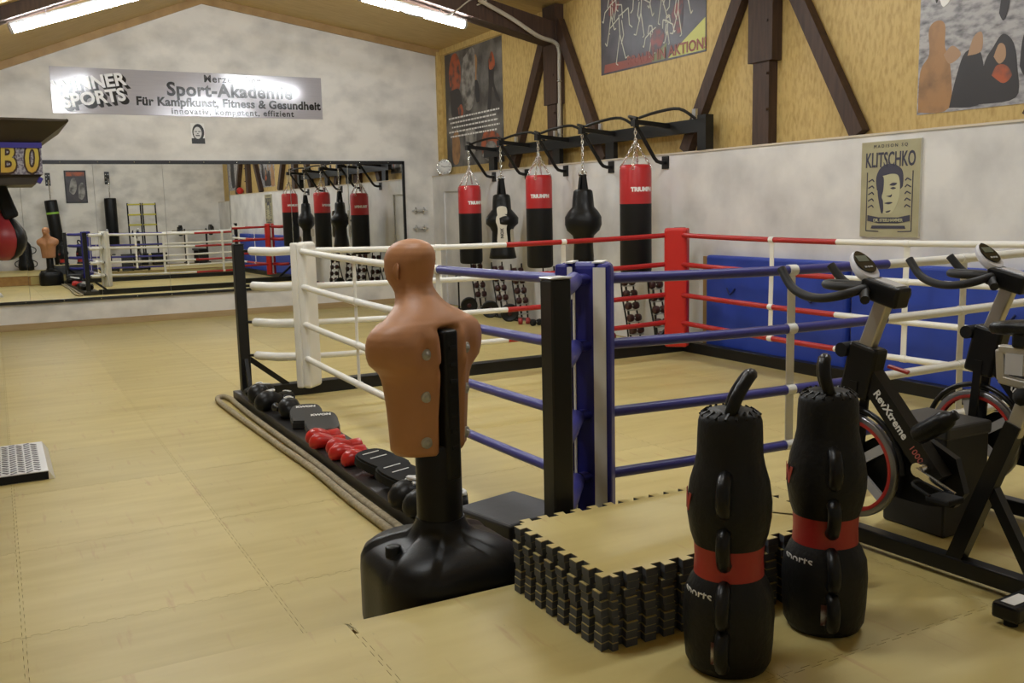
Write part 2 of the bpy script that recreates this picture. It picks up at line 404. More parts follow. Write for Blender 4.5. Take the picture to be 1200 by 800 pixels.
# ------------------------------------------------------------------ mirror wall
mir = thing('wall_mirror', (0, YB, .41), 'long wall mirror of several panes in a thin black frame', 'mirror')
mx1 = 6.17; npan = 8; pw = .965
for k in range(npan):
    x1 = mx1 - k * pw; x0 = x1 - pw + .003
    o = MB().box((x0 - x1, -.006, .0), (0, 0, 1.95)).build('pane', MIRROR, mir, (x1, -.028, .01))
    o.rotation_euler = (R(-.05 if k < 3 else -.30) + rnd.uniform(-.0004, .0004), 0, R(1.15 if k < 3 else .45) + rnd.uniform(-.0005, .0005))
xm0 = mx1 - npan * pw
for nm, lo, hi in (('frame_top', (xm0, -.052, 1.945), (mx1 + .04, 0, 2.0)), ('frame_bottom', (xm0, -.052, -.03), (mx1 + .04, 0, .012)), ('frame_side', (mx1, -.052, -.03), (mx1 + .04, 0, 1.995)), ('frame_side', (xm0 - .04, -.052, -.03), (xm0, 0, 1.995))):
    MB().box(lo, hi).build(nm, BLACK, mir)
for k in range(14):
    MB().ball((mx1 - .25 - k * .5, -.054, 1.975), (.008, .004, .008), 8).build('screw', CHROME, mir)
    MB().ball((mx1 - .35 - k * .5, -.054, -.01), (.008, .004, .008), 8).build('screw', CHROME, mir)

# ------------------------------------------------------------------ sign
sg = thing('gym_sign', (2.865, YB, 3.07), 'long brushed aluminium sign with black lettering above the mirror', 'sign')
MB().box((-1.975, -.012, 0), (1.975, 0, .65), bev=.002).build('panel', SIGN, sg)
lettering('Merzenicher', .15, GLOSSK, sg, (.57, -.0125, .56), FACE_S, spacing=1.13, bold=.004)
lettering('Sport-Akademie', .275, GLOSSK, sg, (.545, -.0125, .385), FACE_S, bold=.009, spacing=1.05)
lettering('Für Kampfkunst, Fitness & Gesundheit', .172, GLOSSK, sg, (.545, -.0125, .20), FACE_S, bold=.007, spacing=1.04)
lettering('innovativ, kompetent, effizient', .125, GLOSSK, sg, (.57, -.0125, .068), FACE_S, spacing=1.18, bold=.003)
SIGNW = mat('sign_white', (0.85, 0.85, 0.86), .15)
for txt, dx, dz, sz in (('WINNER', -1.47, .43, .25), ('SPORTS', -1.42, .22, .25)):
    for q in range(4):
        lettering(txt, sz, GLOSSK, sg, (dx + .045 - .011 * q, -.0125 - .0006 * q, dz - .045 + .011 * q), (R(90), R(-9), 0), name='letter_shadow', bold=.011)
    lettering(txt, sz, SIGNW, sg, (dx, -.016, dz), (R(90), R(-9), 0), bold=.008)

# small portrait and clock, wall bars
pt = thing('portrait_photo', (2.87, YB, 2.66), 'small black and white portrait photo of a smiling face under the sign', 'photo')
PG = mat('photo_grey', (0.42, 0.41, 0.40), .4)
MB().box((-.10, -.008, 0), (.10, 0, .31)).build('print', PRINTW, pt)
MB().box((-.098, -.0092, .002), (.098, -.008, .085)).build('dark_coat', PRINTK, pt)
b = MB(); b.prism([(.088 * math.cos(a * R(15)), .175 + .125 * math.sin(a * R(15))) for a in range(24)], .0092, .010, fn=lambda x, y, z: (x + .005, -z, y)); b.build('dark_hair', PRINTK, pt)
b = MB(); b.prism([(.060 * math.cos(a * R(15)), .165 + .09 * math.sin(a * R(15))) for a in range(24)], .010, .011, fn=lambda x, y, z: (x - .005, -z, y)); b.build('face', mat('photo_light', (.62, .61, .6), .4), pt)
for ex, ez, wx_, hz in ((-.03, .185, .018, .006), (.022, .185, .018, .006), (-.004, .125, .03, .008), (-.004, .155, .012, .005)):
    MB().box((ex - wx_, -.0118, ez - hz), (ex + wx_, -.011, ez + hz)).build('feature', PRINTK, pt)

ck = thing('wall_clock', (6.83, 14.98, ZL + .006), 'round chrome wall clock standing on the ledge in the far corner', 'clock', rz=R(-32))
MB().lathe([(.002, -.03), (.13, -.03), (.138, -.01), (.138, .012), (.122, .02), (.118, .006), (.002, .006)], n=32).build('case', CHROME, ck, (0, 0, .14), (R(90), 0, 0))
MB().lathe([(.001, .006), (.118, .006), (.118, .010), (.001, .010)], n=32).build('dial', PRINTW, ck, (0, 0, .14), (R(90), 0, 0))
for a in range(12):
    MB().box((-.003, -.012, .088), (.003, -.010, .108)).build('hour_mark', PRINTK, ck, (0, 0, .14), (0, R(30 * a), 0))
MB().box((-.004, -.014, -.01), (.004, -.012, .06)).build('hand', PRINTK, ck, (0, 0, .14), (0, R(-70), 0))
MB().box((-.003, -.015, -.01), (.003, -.013, .09)).build('hand', PRINTK, ck, (0, 0, .14), (0, R(80), 0))

for q, z in enumerate((1.57, 1.27, .98)):
    d = thing('dumbbell_bar', (6.46, YB, z), 'chrome dumbbell bar with star collars on the wall, %s of three' % ('top', 'middle', 'bottom')[q], 'dumbbell', 'chrome bars beside the mirror')
    MB().cyl((-.14, -.06, 0), (.14, -.06, 0), .014, n=10).build('bar', CHROME, d)
    for s in (-1, 1):
        b = MB(); b.prism([((.060 if k % 2 else .034) * math.cos(k * R(30)), (.060 if k % 2 else .034) * math.sin(k * R(30))) for k in range(12)], -.012, .012, fn=lambda x, y, z: (s * .075 + z, -.06 + x, y))
        b.build('star_collar', CHROME, d)
        MB().cyl((s * .075, -.06, 0), (s * .05, -.06, 0), .026, n=12).build('hub', CHROME, d)
        MB().box((s * .04 - .008, -.06, -.02), (s * .04 + .008, 0, -.012)).build('wall_hook', STEEL, d)

# ------------------------------------------------------------------ posters on the right wall
def poster(name, y0, y1, z0, z1, m_, label, x=XU):
    t = thing(name, (x, (y0 + y1) / 2, z0), label, 'poster')
    MB().box((-.006, -(y1 - y0) / 2, 0), (0, (y1 - y0) / 2, z1 - z0)).build('sheet', m_, t)
    return t
_n = {}
def blob(t, pts, m_, name='figure', smooth=True):
    """flat print on a poster; pts are (u to the viewer's right, v up)"""
    _n[t.name] = _n.get(t.name, 0) + 1
    P = smooth_path([(u, v, 0) for u, v in pts] + [(pts[0][0], pts[0][1], 0)], 5)[:-1] if smooth else [(u, v, 0) for u, v in pts]
    k = .0065 + .00035 * _n[t.name]
    b = MB(); b.prism([(p[0], p[1]) for p in P], k - .001, k, fn=lambda x, y, z: (-z, -x, y))
    return b.build(name, m_, t)
def stroke(t, pts, wd, m_, name='stroke'):
    b = MB()
    for p, q in zip(pts[:-1], pts[1:]):
        b.bar((-.0075, -p[0], p[1]), (-.0075, -q[0], q[1]), .003, wd, upv=(1, 0, 0)) if False else b.bar((-.0075, -p[0], p[1]), (-.0075, -q[0], q[1]), wd, .002, upv=(1, 0, 0))
    return b.build(name, m_, t)
PDARK = mat('poster_dark', (0.055, 0.05, 0.048), .5, col2=(0.26, 0.25, 0.23), scale=2.6, detail=7, lo=.42, hi=.8)
PNIGHT = mat('poster_night', (0.030, 0.024, 0.030), .45, col2=(0.06, 0.05, 0.06), scale=5)
PGREY = mat('poster_grey', (0.40, 0.39, 0.40), .5, col2=(0.10, 0.10, 0.11), scale=9, stretch=(1, 1, 2.2), detail=8, lo=.42, hi=.72)
PFIG = mat('poster_figure', (0.025, 0.022, 0.024), .5)
POR = mat('poster_orange', (0.40, 0.085, 0.025), .5, col2=(0.06, 0.045, 0.04), scale=7, detail=8, lo=.44, hi=.66)
PTAN = mat('poster_tan', (0.36, 0.19, 0.075), .5, col2=(0.20, 0.11, 0.05), scale=6, detail=7, lo=.45, hi=.75)
PSKIN = mat('poster_skin', (0.38, 0.23, 0.13), .5)
PLITE = mat('poster_light', (0.30, 0.29, 0.27), .5, col2=(0.07, 0.065, 0.06), scale=5, detail=9, lo=.42, hi=.62)
PYEL = mat('poster_yellow', (0.50, 0.50, 0.12), .5)
PRED = mat('poster_red', (0.24, 0.055, 0.035), .5)
PLINE = mat('poster_line', (0.55, 0.53, 0.42), .5)

p1 = poster('fight_poster', 13.03, 15.09, 2.29, 4.15, PDARK, 'tall dark poster with fighters and lines of white print in the far corner')
blob(p1, [(-.88, 1.55), (-.75, 1.80), (-.55, 1.82), (-.42, 1.6), (-.45, 1.3), (-.62, 1.2), (-.82, 1.3)], POR)
blob(p1, [(-.85, 1.25), (-.5, 1.25), (-.40, 1.0), (-.55, .80), (-.8, .85)], PFIG)
blob(p1, [(-.56, .95), (-.42, 1.0), (-.36, .85), (-.50, .78)], POR, 'glove_print')
blob(p1, [(.05, 1.62), (.14, 1.72), (.20, 1.60), (.16, 1.35), (.24, 1.0), (.14, .98), (.06, 1.2), (-.05, .92), (-.13, .95), (0, 1.3)], PTAN)
blob(p1, [(-.02, 1.30), (.2, 1.3), (.25, 1.0), (.14, .98), (.06, 1.2), (-.05, .92), (-.13, .95)], PFIG, 'trousers_print')
blob(p1, [(-.3, 1.72), (.1, 1.8), (.05, 1.0), (-.25, .9), (-.4, 1.3)], PLITE, 'light_print')
blob(p1, [(.58, 1.55), (.70, 1.66), (.78, 1.5), (.76, 1.2), (.95, .92), (.82, .95), (.70, 1.15), (.62, .82), (.52, .82), (.58, 1.2)], PFIG)
blob(p1, [(.60, 1.56), (.70, 1.68), (.80, 1.52), (.76, 1.42), (.62, 1.42)], POR, 'torso_print')
for k in range(5):
    a = -.92 + .06 * (k % 3); e = .92 - .05 * ((k * 2) % 3)
    nseg = 26
    for wq in range(1):
        b = MB()
        xx = a
        while xx < e:
            L = rnd.uniform(.04, .12)
            b.box((-.0125, -min(xx + L, e), .80 - k * .075 - .012), (-.0118, -xx, .80 - k * .075 + .014)); xx += L + .022
        b.build('print_line', PRINTW, p1)
blob(p1, [(.25, .25), (.4, .5), (.8, .45), (.95, .3), (.8, .05), (.4, .08)], POR, 'figure')
blob(p1, [(.3, .12), (.5, .32), (.75, .3), (.85, .1), (.6, .02)], PLITE)
blob(p1, [(-.3, .55), (-.1, .60), (.1, .5), (.05, .2), (-.25, .15)], PLITE)
blob(p1, [(-.8, .5), (-.6, .6), (-.5, .3), (-.6, .05), (-.8, .1)], PTAN)

p2 = poster('action_poster', 8.33, 10.36, 3.22, 4.20, PNIGHT, 'dark poster of outlined kicking figures with red lettering along its base')
blob(p2, [(.35, .02), (1.0, .02), (1.0, .36), (.62, .17)], PYEL, 'yellow_corner', False)
blob(p2, [(-.15, .02), (.3, .02), (.33, .2), (.1, .10)], mat('poster_green', (0.16, 0.17, 0.06), .5), 'green_print', False)
blob(p2, [(-.95, .02), (.05, .02), (.02, .11), (-.93, .12)], PRED, 'red_band', False)
for cx, cz, sc_, fl in ((-.62, .32, 1.0, 1), (-.15, .52, .8, -1), (.22, .62, .85, 1), (.55, .42, .8, -1), (-.8, .62, .6, 1), (.02, .2, .5, 1), (.85, .75, .7, -1), (.35, .28, .45, -1)):
    for seq in ([(0, .35), (.02, .12), (-.06, -.22), (-.02, -.24)], [(.02, .12), (.14, -.18), (.20, -.16)], [(0, .32), (-.2, .22), (-.26, .02), (-.30, .06)], [(.02, .34), (.2, .40), (.22, .2), (.28, .16)], [(-.10, .30), (-.05, .48), (.06, .46), (.08, .30)], [(.06, .28), (.10, .1), (.05, 0)]):
        pts = [(cx + fl * u * sc_, max(.08, min(1.03, cz + v * sc_))) for u, v in seq]
        stroke(p2, pts, .014, PLINE, 'outline')
PREDF = mat('poster_red_figure', (.20, .03, .025), .5, col2=(.04, .03, .035), scale=11, detail=8, lo=.42, hi=.6)
blob(p2, [(-.82, .85), (-.68, .92), (-.62, .78), (-.75, .68), (-.84, .72)], PREDF)
blob(p2, [(.42, .50), (.58, .72), (.62, .5), (.58, .28), (.45, .3)], PREDF)
blob(p2, [(.02, .30), (.18, .42), (.28, .28), (.18, .14), (.05, .15)], PREDF)
lettering('BRAUN IN AKTION!', .165, PRED, p2, (.42, 0, 0), FACE_W, bold=.004).location = (-.0125, -.29, .085)

p3 = poster('training_poster', 4.28, 5.60, 2.29, 3.62, PGREY, 'grey poster with a boxing dummy, two black bags and a red glove')
u0 = -.66
blob(p3, [(-.65, .02), (-.64, .35), (-.56, .48), (-.57, .68), (-.50, .74), (-.42, .70), (-.41, .52), (-.36, .40), (-.35, .03)], PTAN, 'dummy_print')
blob(p3, [(-.42, .46), (-.34, .52), (-.26, .44), (-.36, .38)], PSKIN, 'hand_print')
blob(p3, [(-.35, .03), (-.30, .25), (-.22, .45), (-.08, .42), (-.05, .05)], PFIG)
blob(p3, [(-.20, .42), (-.15, .56), (-.08, .58), (-.08, .44)], PSKIN, 'arm_print')
blob(p3, [(-.08, .03), (-.05, .33), (.02, .45), (.10, .54), (.19, .46), (.23, .28), (.23, .05)], PFIG)
blob(p3, [(.03, .38), (.07, .47), (.12, .45), (.13, .36), (.08, .32)], PSKIN, 'face_print')
blob(p3, [(.02, .24), (.06, .31), (.14, .30), (.19, .22), (.12, .17)], POR, 'red_glove_print')
for pts in ([(.36, .62), (.35, .95), (.38, 1.13), (.48, 1.15), (.53, 1.1), (.54, .80), (.50, .60)], [(.25, .28), (.27, .5), (.36, .62), (.45, .55), (.48, .35), (.40, .22), (.30, .20)], [(.02, .92), (.05, 1.25), (.15, 1.32), (.22, 1.25), (.14, 1.0)], [(-.18, 1.12), (-.14, 1.22), (-.02, 1.22), (.03, 1.12), (-.08, 1.04)], [(.10, 1.08), (.22, 1.08), (.34, .95), (.33, .86), (.2, .97)], [(.06, .70), (.09, .9), (.14, .9), (.14, .74), (.10, .64)], [(-.52, .94), (-.47, 1.03), (-.38, 1.04), (-.36, .97), (-.45, .98), (-.50, .88)]):
    blob(p3, pts, PFIG, 'bag_print')
blob(p3, [(-.48, .92), (-.45, .98), (-.39, .96), (-.38, .88), (-.44, .84)], PRINTW, 'highlight_print')
p4 = poster('grey_poster', .85, 2.15, 2.29, 3.7, PGREY, 'grey poster on the wood panelling seen only in the mirror corner')
blob(p4, [(-.2, .1), (-.1, .9), (.1, 1.1), (.25, .6), (.15, .1)], PFIG)

kp = poster('boxer_poster', 5.365, 5.97, 1.275, 2.08, mat('poster_cream', (0.42, 0.40, 0.25), .5, col2=(0.36, 0.33, 0.20), scale=6), 'cream board poster of a dark haired boxer lettered in navy', x=XW)
kp.location.x = XW - .016
NAVY = mat('poster_navy', (0.045, 0.045, 0.075), .5)
KL = mat('poster_cream_light', (0.50, 0.49, 0.31), .5)
MB().box((-.004, -.3045, -.005), (.016, .3045, .81)).build('board', mat('board_edge', (.6, .58, .5), .5), kp)
lettering('KLITSCHKO', .175, NAVY, kp, (-.008, 0, .645), FACE_W, bold=.003, sx=.55)
lettering('MADISON SQ', .04, NAVY, kp, (-.008, 0, .765), FACE_W, spacing=1.6)
blob(kp, [(-.13, .40), (-.14, .50), (-.10, .58), (-.02, .615), (.07, .60), (.13, .55), (.14, .45), (.11, .40), (-.05, .35)], NAVY, 'hair_print')
blob(kp, [(-.11, .42), (-.11, .50), (-.04, .52), (.03, .53), (.09, .51), (.11, .42), (.10, .32), (.05, .22), (.0, .195), (-.06, .21), (-.10, .30)], KL, 'face_print')
blob(kp, [(-.12, .48), (-.10, .52), (-.06, .50), (-.06, .40), (-.075, .34), (-.06, .30), (-.055, .22), (-.075, .20), (-.10, .28), (-.12, .38)], NAVY, 'shade_print')
for pts in ([(0, .435), (.03, .455), (.08, .45), (.05, .43)], [(.01, .41), (.04, .42), (.07, .41), (.04, .40)], [(-.03, .345), (.01, .35), (.03, .36), (.02, .335)], [(-.05, .285), (0, .295), (.04, .29), (0, .275)], [(-.03, .215), (.02, .225), (.01, .21), (-.02, .205)]):
    blob(kp, pts, NAVY, 'feature_print')
blob(kp, [(-.22, .135), (-.10, .115), (.10, .115), (.22, .135), (.22, .185), (.10, .165), (-.10, .165), (-.22, .185)], NAVY, 'banner_print', False)
lettering('DR. STEELHAMMER', .036, KL, kp, (-.0135, 0, .14), FACE_W, bold=.001)
blob(kp, [(-.18, .07), (.18, .07), (.17, .095), (-.17, .095)], NAVY, 'banner_print', False)
for s in (-1, 1):
    stroke(kp, [(s * .235, .55), (s * .235, .05), (s * .1, .045)], .008, NAVY, 'border_print')
    for k in range(5): stroke(kp, [(s * .22, .25 + k * .055), (s * .18, .27 + k * .055), (s * .16, .25 + k * .055)], .010, NAVY, 'scroll_print')

# ------------------------------------------------------------------ bag rack on the right wall
rk = thing('pull_up_rack', (XW, 8.2, ZL + .006), 'black steel pull-up rack with five arms bolted to the right wall', 'rack')
MB().box((.015, -.0, .20), (.085, 5.15, .34)).build('rail', BLACK, rk)
MB().box((-.02, -.14, .0), (.085, .0, .37)).build('end_plate', BLACK, rk)
for yy in (1.72, 3.0, 4.9):
    MB().box((.02, yy - .09, .0), (.08, yy + .09, .22)).build('foot', BLACK, rk)
for yy in (.12, 1.95, 3.05, 4.15):
    MB().box((.03, yy - .03, .34), (.06, yy + .03, .45)).build('bracket', STEEL, rk)
BAGY = (8.74, 9.82, 10.88, 11.93, 12.95)
for k, by in enumerate(BAGY):
    y = by - 8.2
    a = MB(); a.bar((.02, y, .30), (-.47, y, .34), .05, .05); a.box((-.475, y - .04, .29), (-.42, y + .04, .36)); a.build('arm', BLACK, rk)
    MB().tube([(-.40, y + .03, .33), (-.40, y + .03, .29), (-.16, y + .03, -.05), (-.125, y + .03, -.085), (-.07, y + .03, -.10), (-.008, y + .03, -.10)], .022, 8).build('strut', BLACK, rk)
    MB().box((-.012, y - .03, -.17), (0, y + .09, -.03)).build('wall_plate', BLACK, rk)
    MB().tube(smooth_path([(-.05, y - .55, .33), (-.20, y - .46, .44), (-.34, y - .25, .42), (-.40, y - .02, .38)], 4), .017, 7).build('grip_bar', BLACK, rk)
    MB().tube(smooth_path([(-.40, y + .02, .38), (-.34, y + .25, .42), (-.20, y + .42, .42), (-.05, y + .50, .33)], 4), .017, 7).build('grip_bar', BLACK, rk)

def chain(b, p0, p1, link=.03, r_=.0045):
    p0 = Vector(p0); p1 = Vector(p1); d = p1 - p0; n = max(2, int(d.length / (link * .78))); u = d.normalized(); a = u.orthogonal().normalized(); c_ = u.cross(a)
    for i in range(n):
        c = p0 + d * ((i + .5) / n); sd = a if i % 2 else c_
        b.tube([c + u * math.cos(t) * link * .55 + sd * math.sin(t) * link * .30 for t in [2 * math.pi * j / 8 for j in range(8)]], r_, 5, closed=True)

HZ = 2.47   # hanging height of the arms
def heavy_bag(y, z0, z1, r_, label, txt_ang):
    x = 6.3
    t = thing('punching_bag', (x, y, z0), label, 'punching bag', 'red and black punching bags on the rack')
    h = z1 - z0; zr = h * .64
    MB().lathe([(r_ * .80, 0), (r_ * .95, .012), (r_, .04), (r_, zr)], n=32).build('lower_body', BAGBLACK, t)
    MB().lathe([(r_ * 1.003, zr), (r_ * 1.003, h - .05), (r_ * .97, h - .018), (r_ * .85, h), (r_ * .02, h + .004)], n=32).build('upper_body', BAGRED, t)
    MB().lathe([(r_ * 1.006, zr - .006), (r_ * 1.012, zr), (r_ * 1.006, zr + .006)], n=32, caps=False).build('seam', BAGBLACK, t)
    c = MB(); top = HZ - z0
    chain(c, (0, 0, h + .25), (0, 0, top - .03), .045, .007)
    for k in range(4):
        a = R(45 + 90 * k); chain(c, (math.cos(a) * r_ * .93, math.sin(a) * r_ * .93, h - .02), (0, 0, h + .26), .04, .005)
    c.build('chain', CHROME, t)
    for k in range(4):
        a = R(45 + 90 * k); MB().torus((math.cos(a) * r_ * .99, math.sin(a) * r_ * .99, h - .04), .018, .004, (math.cos(a), math.sin(a), 0), 12, 6).build('ring', CHROME, t)
    ang = txt_ang
    o = lettering('TRIUMPH', .062, PRINTW, t, (0, 0, 0), (0, 0, 0), bold=.004, spacing=1.0)
    for v in o.data.vertices:   # wrap the print round the bag
        th = v.co.x / r_; yy = v.co.y; v.co = ((r_ * 1.006 + v.co.z) * math.sin(th), -(r_ * 1.006 + v.co.z) * math.cos(th), yy)
    o.location = (0, 0, zr + .16); o.rotation_euler = (0, 0, ang)
    o2 = child(o.data, 'lettering', t, (0, 0, zr + .16), (0, 0, ang + R(180)))
    return t
heavy_bag(BAGY[0], .83, 2.03, .175, 'red and black punching bag nearest the ring post', R(-10))
heavy_bag(BAGY[2], .80, 2.00, .172, 'middle red and black punching bag between two torso bags', R(-25))
heavy_bag(BAGY[4], .77, 1.93, .172, 'red and black punching bag hanging nearest the mirror wall', R(10))

def body_bag(y, prof, z0, zt, label, patches):
    x = 6.3
    t = thing('torso_bag', (x, y, z0), label, 'punching bag', 'torso shaped bags on the rack')
    rings = []
    for hw, z in prof:
        n = 32; rings.append([(math.copysign(abs(math.cos(2 * math.pi * k / n)) ** .85, math.cos(2 * math.pi * k / n)) * hw * .78 , math.copysign(abs(math.sin(2 * math.pi * k / n)) ** .85, math.sin(2 * math.pi * k / n)) * hw, z - z0) for k in range(n)])
    rot = R(35)
    bd = MB().loft(rings).build('body', LEATHER, t, rot=(0, 0, rot))
    topz = prof[-1][1] - z0; wt = prof[-1][0]
    for k in range(4):
        a = rot + R(45 + 90 * k); p = Vector((math.cos(a) * wt * .7, math.sin(a) * wt * .7, topz - .05)); q = Vector((math.cos(a) * .03, math.sin(a) * .03, zt - z0))
        MB().bar(p, q, .055, .006, upv=(math.cos(a), math.sin(a), 0)).build('strap', BLACKM, t)
    c = MB(); chain(c, (0, 0, zt - z0), (0, 0, HZ - z0 - .03), .045, .007); c.build('chain', CHROME, t)
    c = MB(); c.torus((-.03, 0, zt - z0), .03, .006, (1, .4, 0), 14, 6); c.torus((.03, 0, zt - z0), .03, .006, (1, .4, 0), 14, 6); c.build('rings', CHROME, t)
    return t, rings, rot
b1, rg1, ro1 = body_bag(BAGY[3], [(.17, .88), (.195, .89), (.185, .95), (.15, 1.12), (.145, 1.26), (.175, 1.32), (.23, 1.37), (.235, 1.45), (.18, 1.52), (.135, 1.57), (.128, 1.70), (.12, 1.76), (.09, 1.78)], .88, 2.0, 'black torso bag with white bone shaped patches', 1)
b2, rg2, ro2 = body_bag(BAGY[1], [(.10, .86), (.12, .88), (.125, .98), (.115, 1.18), (.135, 1.24), (.20, 1.30), (.225, 1.37), (.222, 1.46), (.18, 1.53), (.135, 1.58), (.125, 1.70), (.115, 1.77), (.09, 1.79)], .86, 1.97, 'plain black leather torso bag with narrow waist', 0)
# white patches
def patch(t, pts, off, ang, z, m_, name='patch'):
    b = MB(); P = smooth_path([(u, v, 0) for u, v in pts] + [(pts[0][0], pts[0][1], 0)], 4)[:-1]
    b.prism([(p[0], p[1]) for p in P], 0, .012, fn=lambda x, y, zz: (x, -off - zz, y))
    return b.build(name, m_, t, (0, 0, z), (0, 0, ang))
CREAM = mat('cream_leather', (0.66, 0.62, 0.52), .45)
va = R(-28)
for an in (va, va + R(150)):
    patch(b1, [(-.085, .10), (-.07, .18), (0, .21), (.07, .18), (.085, .10), (.06, 0), (.065, -.2), (-.065, -.2), (-.06, 0)], .172, an, .42, CREAM)
    patch(b1, [(-.06, -.06), (-.06, .06), (.06, .06), (.06, -.06)], .155, an, .66, CREAM)
    patch(b1, [(-.018, -.02), (0, .022), (.018, -.02), (0, -.012)], .185, an, .53, PRINTK, 'logo')
    o = lettering('NOX', .06, PRINTK, b1, (0, 0, 0), (0, 0, 0), bold=.002); o.rotation_euler = Euler((R(90), R(-90), 0)).to_matrix().to_euler()
    mrot = Euler((0, 0, an)).to_matrix() @ Euler((R(90), 0, 0)).to_matrix() @ Euler((0, 0, R(90))).to_matrix()
    o.rotation_euler = mrot.to_euler(); o.location = Euler((0, 0, an)).to_matrix() @ Vector((0, -.187, .36))
patch(b1, [(-.03, -.15), (-.04, .08), (.03, .08), (.04, -.15)], .15, va + R(62), .32, CREAM)
patch(b2, [(-.05, -.10), (-.06, .06), (.06, .06), (.05, -.10)], .13, va + R(165), .30, CREAM)

# ------------------------------------------------------------------ boxing ring
L_, R_, F_, K_ = 2.2, 6.1, 3.5, 7.8
RZ = (1.283, .99, .68, .395)
rg = thing('boxing_ring', (4.15, 5.65, 0), 'floor level boxing ring with black posts and white, blue and red ropes', 'boxing ring')
O = Vector((4.15, 5.65, 0))
def rl(x, y, z): return (x - O.x, y - O.y, z)
def rbox(name, lo, hi, m_, bev=.004): return MB().box(rl(*lo), rl(*hi), bev=bev, seg=1).build(name, m_, rg)
rbox('base_beam', (1.70, 2.94, 0), (2.00, 8.27, .0855), TRAY)
rbox('base_beam', (2.00, 8.15, 0), (6.60, 8.27, .11), BLACK)
rbox('base_beam', (6.50, 2.94, 0), (6.60, 8.15, .11), BLACK)
rbox('base_beam', (2.00, 2.94, 0), (6.50, 3.06, .11), BLACK)
corners = {'W': ((L_, K_), (1.80, 8.20), WPAD, WHITE), 'R': ((R_, K_), (6.49, 8.20), RPAD, RED), 'B': ((L_, F_), (1.80, 3.0), BPAD, BLUE), 'V': ((R_, F_), (6.53, 3.0), WPAD, WHITE)}
for key, ((cx, cy), (px_, py_), pm, rm) in corners.items():
    s = .043
    po = MB(); po.box(rl(px_ - s, py_ - s, .08), rl(px_ + s, py_ + s, 1.335), bev=.006, seg=1); po.build('post', BLACK, rg)
    MB().box(rl(px_ - s - .002, py_ - s - .002, 1.335), rl(px_ + s + .002, py_ + s + .002, 1.343), bev=.003, seg=1).build('post_cap', STEEL if key == 'B' else BLACK, rg)
    sx = 1 if cx > px_ else -1; sy = 1 if cy > py_ else -1
    MB().bar(rl(px_ + sx * .04, py_, .36), rl(px_ + sx * .36, py_, .10), .03, .045).build('brace', BLACK, rg)
    MB().bar(rl(px_, py_ + sy * .04, .36), rl(px_, py_ + sy * .16, .10), .03, .045).build('brace', BLACK, rg)
    # corner pad, turned to the middle of the ring
    inn = Vector((O.x - cx, O.y - cy, 0)).normalized(); inn = Vector((math.copysign(1, inn.x), math.copysign(1, inn.y), 0)).normalized()
    side = Vector((-inn.y, inn.x, 0)); z0, z1 = (.14, 1.355)
    M3 = Matrix((side, inn, Vector((0, 0, 1)))).transposed()
    c = Vector(rl(cx, cy, (z0 + z1) / 2)) + inn * .075
    if key == 'R': c = c + side * (.03 if side.x > 0 else -.03)
    if key == 'B': c = c + side * -.035 if side.x < 0 else c + side * .035
    pad = MB(); pad.obox(c, ({'W': .10, 'V': .10}.get(key, .118), .045, (z1 - z0) / 2), M3, bev=.03, seg=3)
    pd = pad.build('corner_pad', pm, rg)
    for s_ in (-1, 1):       # flaps wrapping back towards the ropes
        fl = MB(); fl.obox(c + side * s_ * {'W': .075, 'V': .075}.get(key, .093) - inn * .062, (.03, .03, (z1 - z0) / 2 - .005), M3, bev=.012)
        fl.build('pad_flap', pm, pd)
        if key == 'B':
            st = MB(); st.obox(c + side * s_ * .075 - inn * (.094), (.027, .004, (z1 - z0) / 2 - .02 if s_ < 0 else .09), M3) if s_ < 0 else st.obox(c + side * s_ * .062 - inn * .085 + Vector((0, 0, .52)), (.016, .004, .07), M3)
            st.obox(c + side * s_ * .062 - inn * .02 + Vector((0, 0, (z1 - z0) / 2 + .001)), (.022 if s_ < 0 else .016, .06, .003), M3)
            st.build('strap', WHITE, pd)
    if key in 'BR' :
        MB().cyl(Vector(rl(cx, cy, .15)) - inn * .03, Vector(rl(cx, cy, 1.25)) - inn * .03, .006, n=6).build('lacing_cord', WHITE, pd)
    if key == 'R':
        st = MB(); st.obox(c - inn * .085 + side * -.03, (.02, .004, (z1 - z0) / 2 - .03), M3); st.build('strap', WHITE, pd)
    # rope ends: turnbuckle and sleeve from the post to the rope corner
    for z in RZ:
        a = Vector(rl(cx, cy, z)); b_ = Vector(rl(px_, py_, z)); d = (a - b_).normalized()
        MB().cyl(b_ + d * .045, b_ + d * .12, .012, n=8).build('turnbuckle', BLACK, rg)
        sl = MB(); p0 = b_ + d * .11; p1 = a - d * .03
        sl.tube([p0, p0 + d * .012, p0.lerp(p1, .5) - Vector((0, 0, .008)), p1 - d * .012, p1], [.026, .036, .037, .036, .028], 14)
        sl.build('rope_sleeve', rm, rg)
        MB().torus(a - d * .015, .024, .008, d, 12, 6).build('eyelet', BLACK, rg)
sides = [(('W', 'B'), lambda t: (L_, K_ + (F_ - K_) * t)), (('B', 'V'), lambda t: (L_ + (R_ - L_) * t, F_)), (('W', 'R'), lambda t: (L_ + (R_ - L_) * t, K_)), (('R', 'V'), lambda t: (R_, K_ + (F_ - K_) * t))]
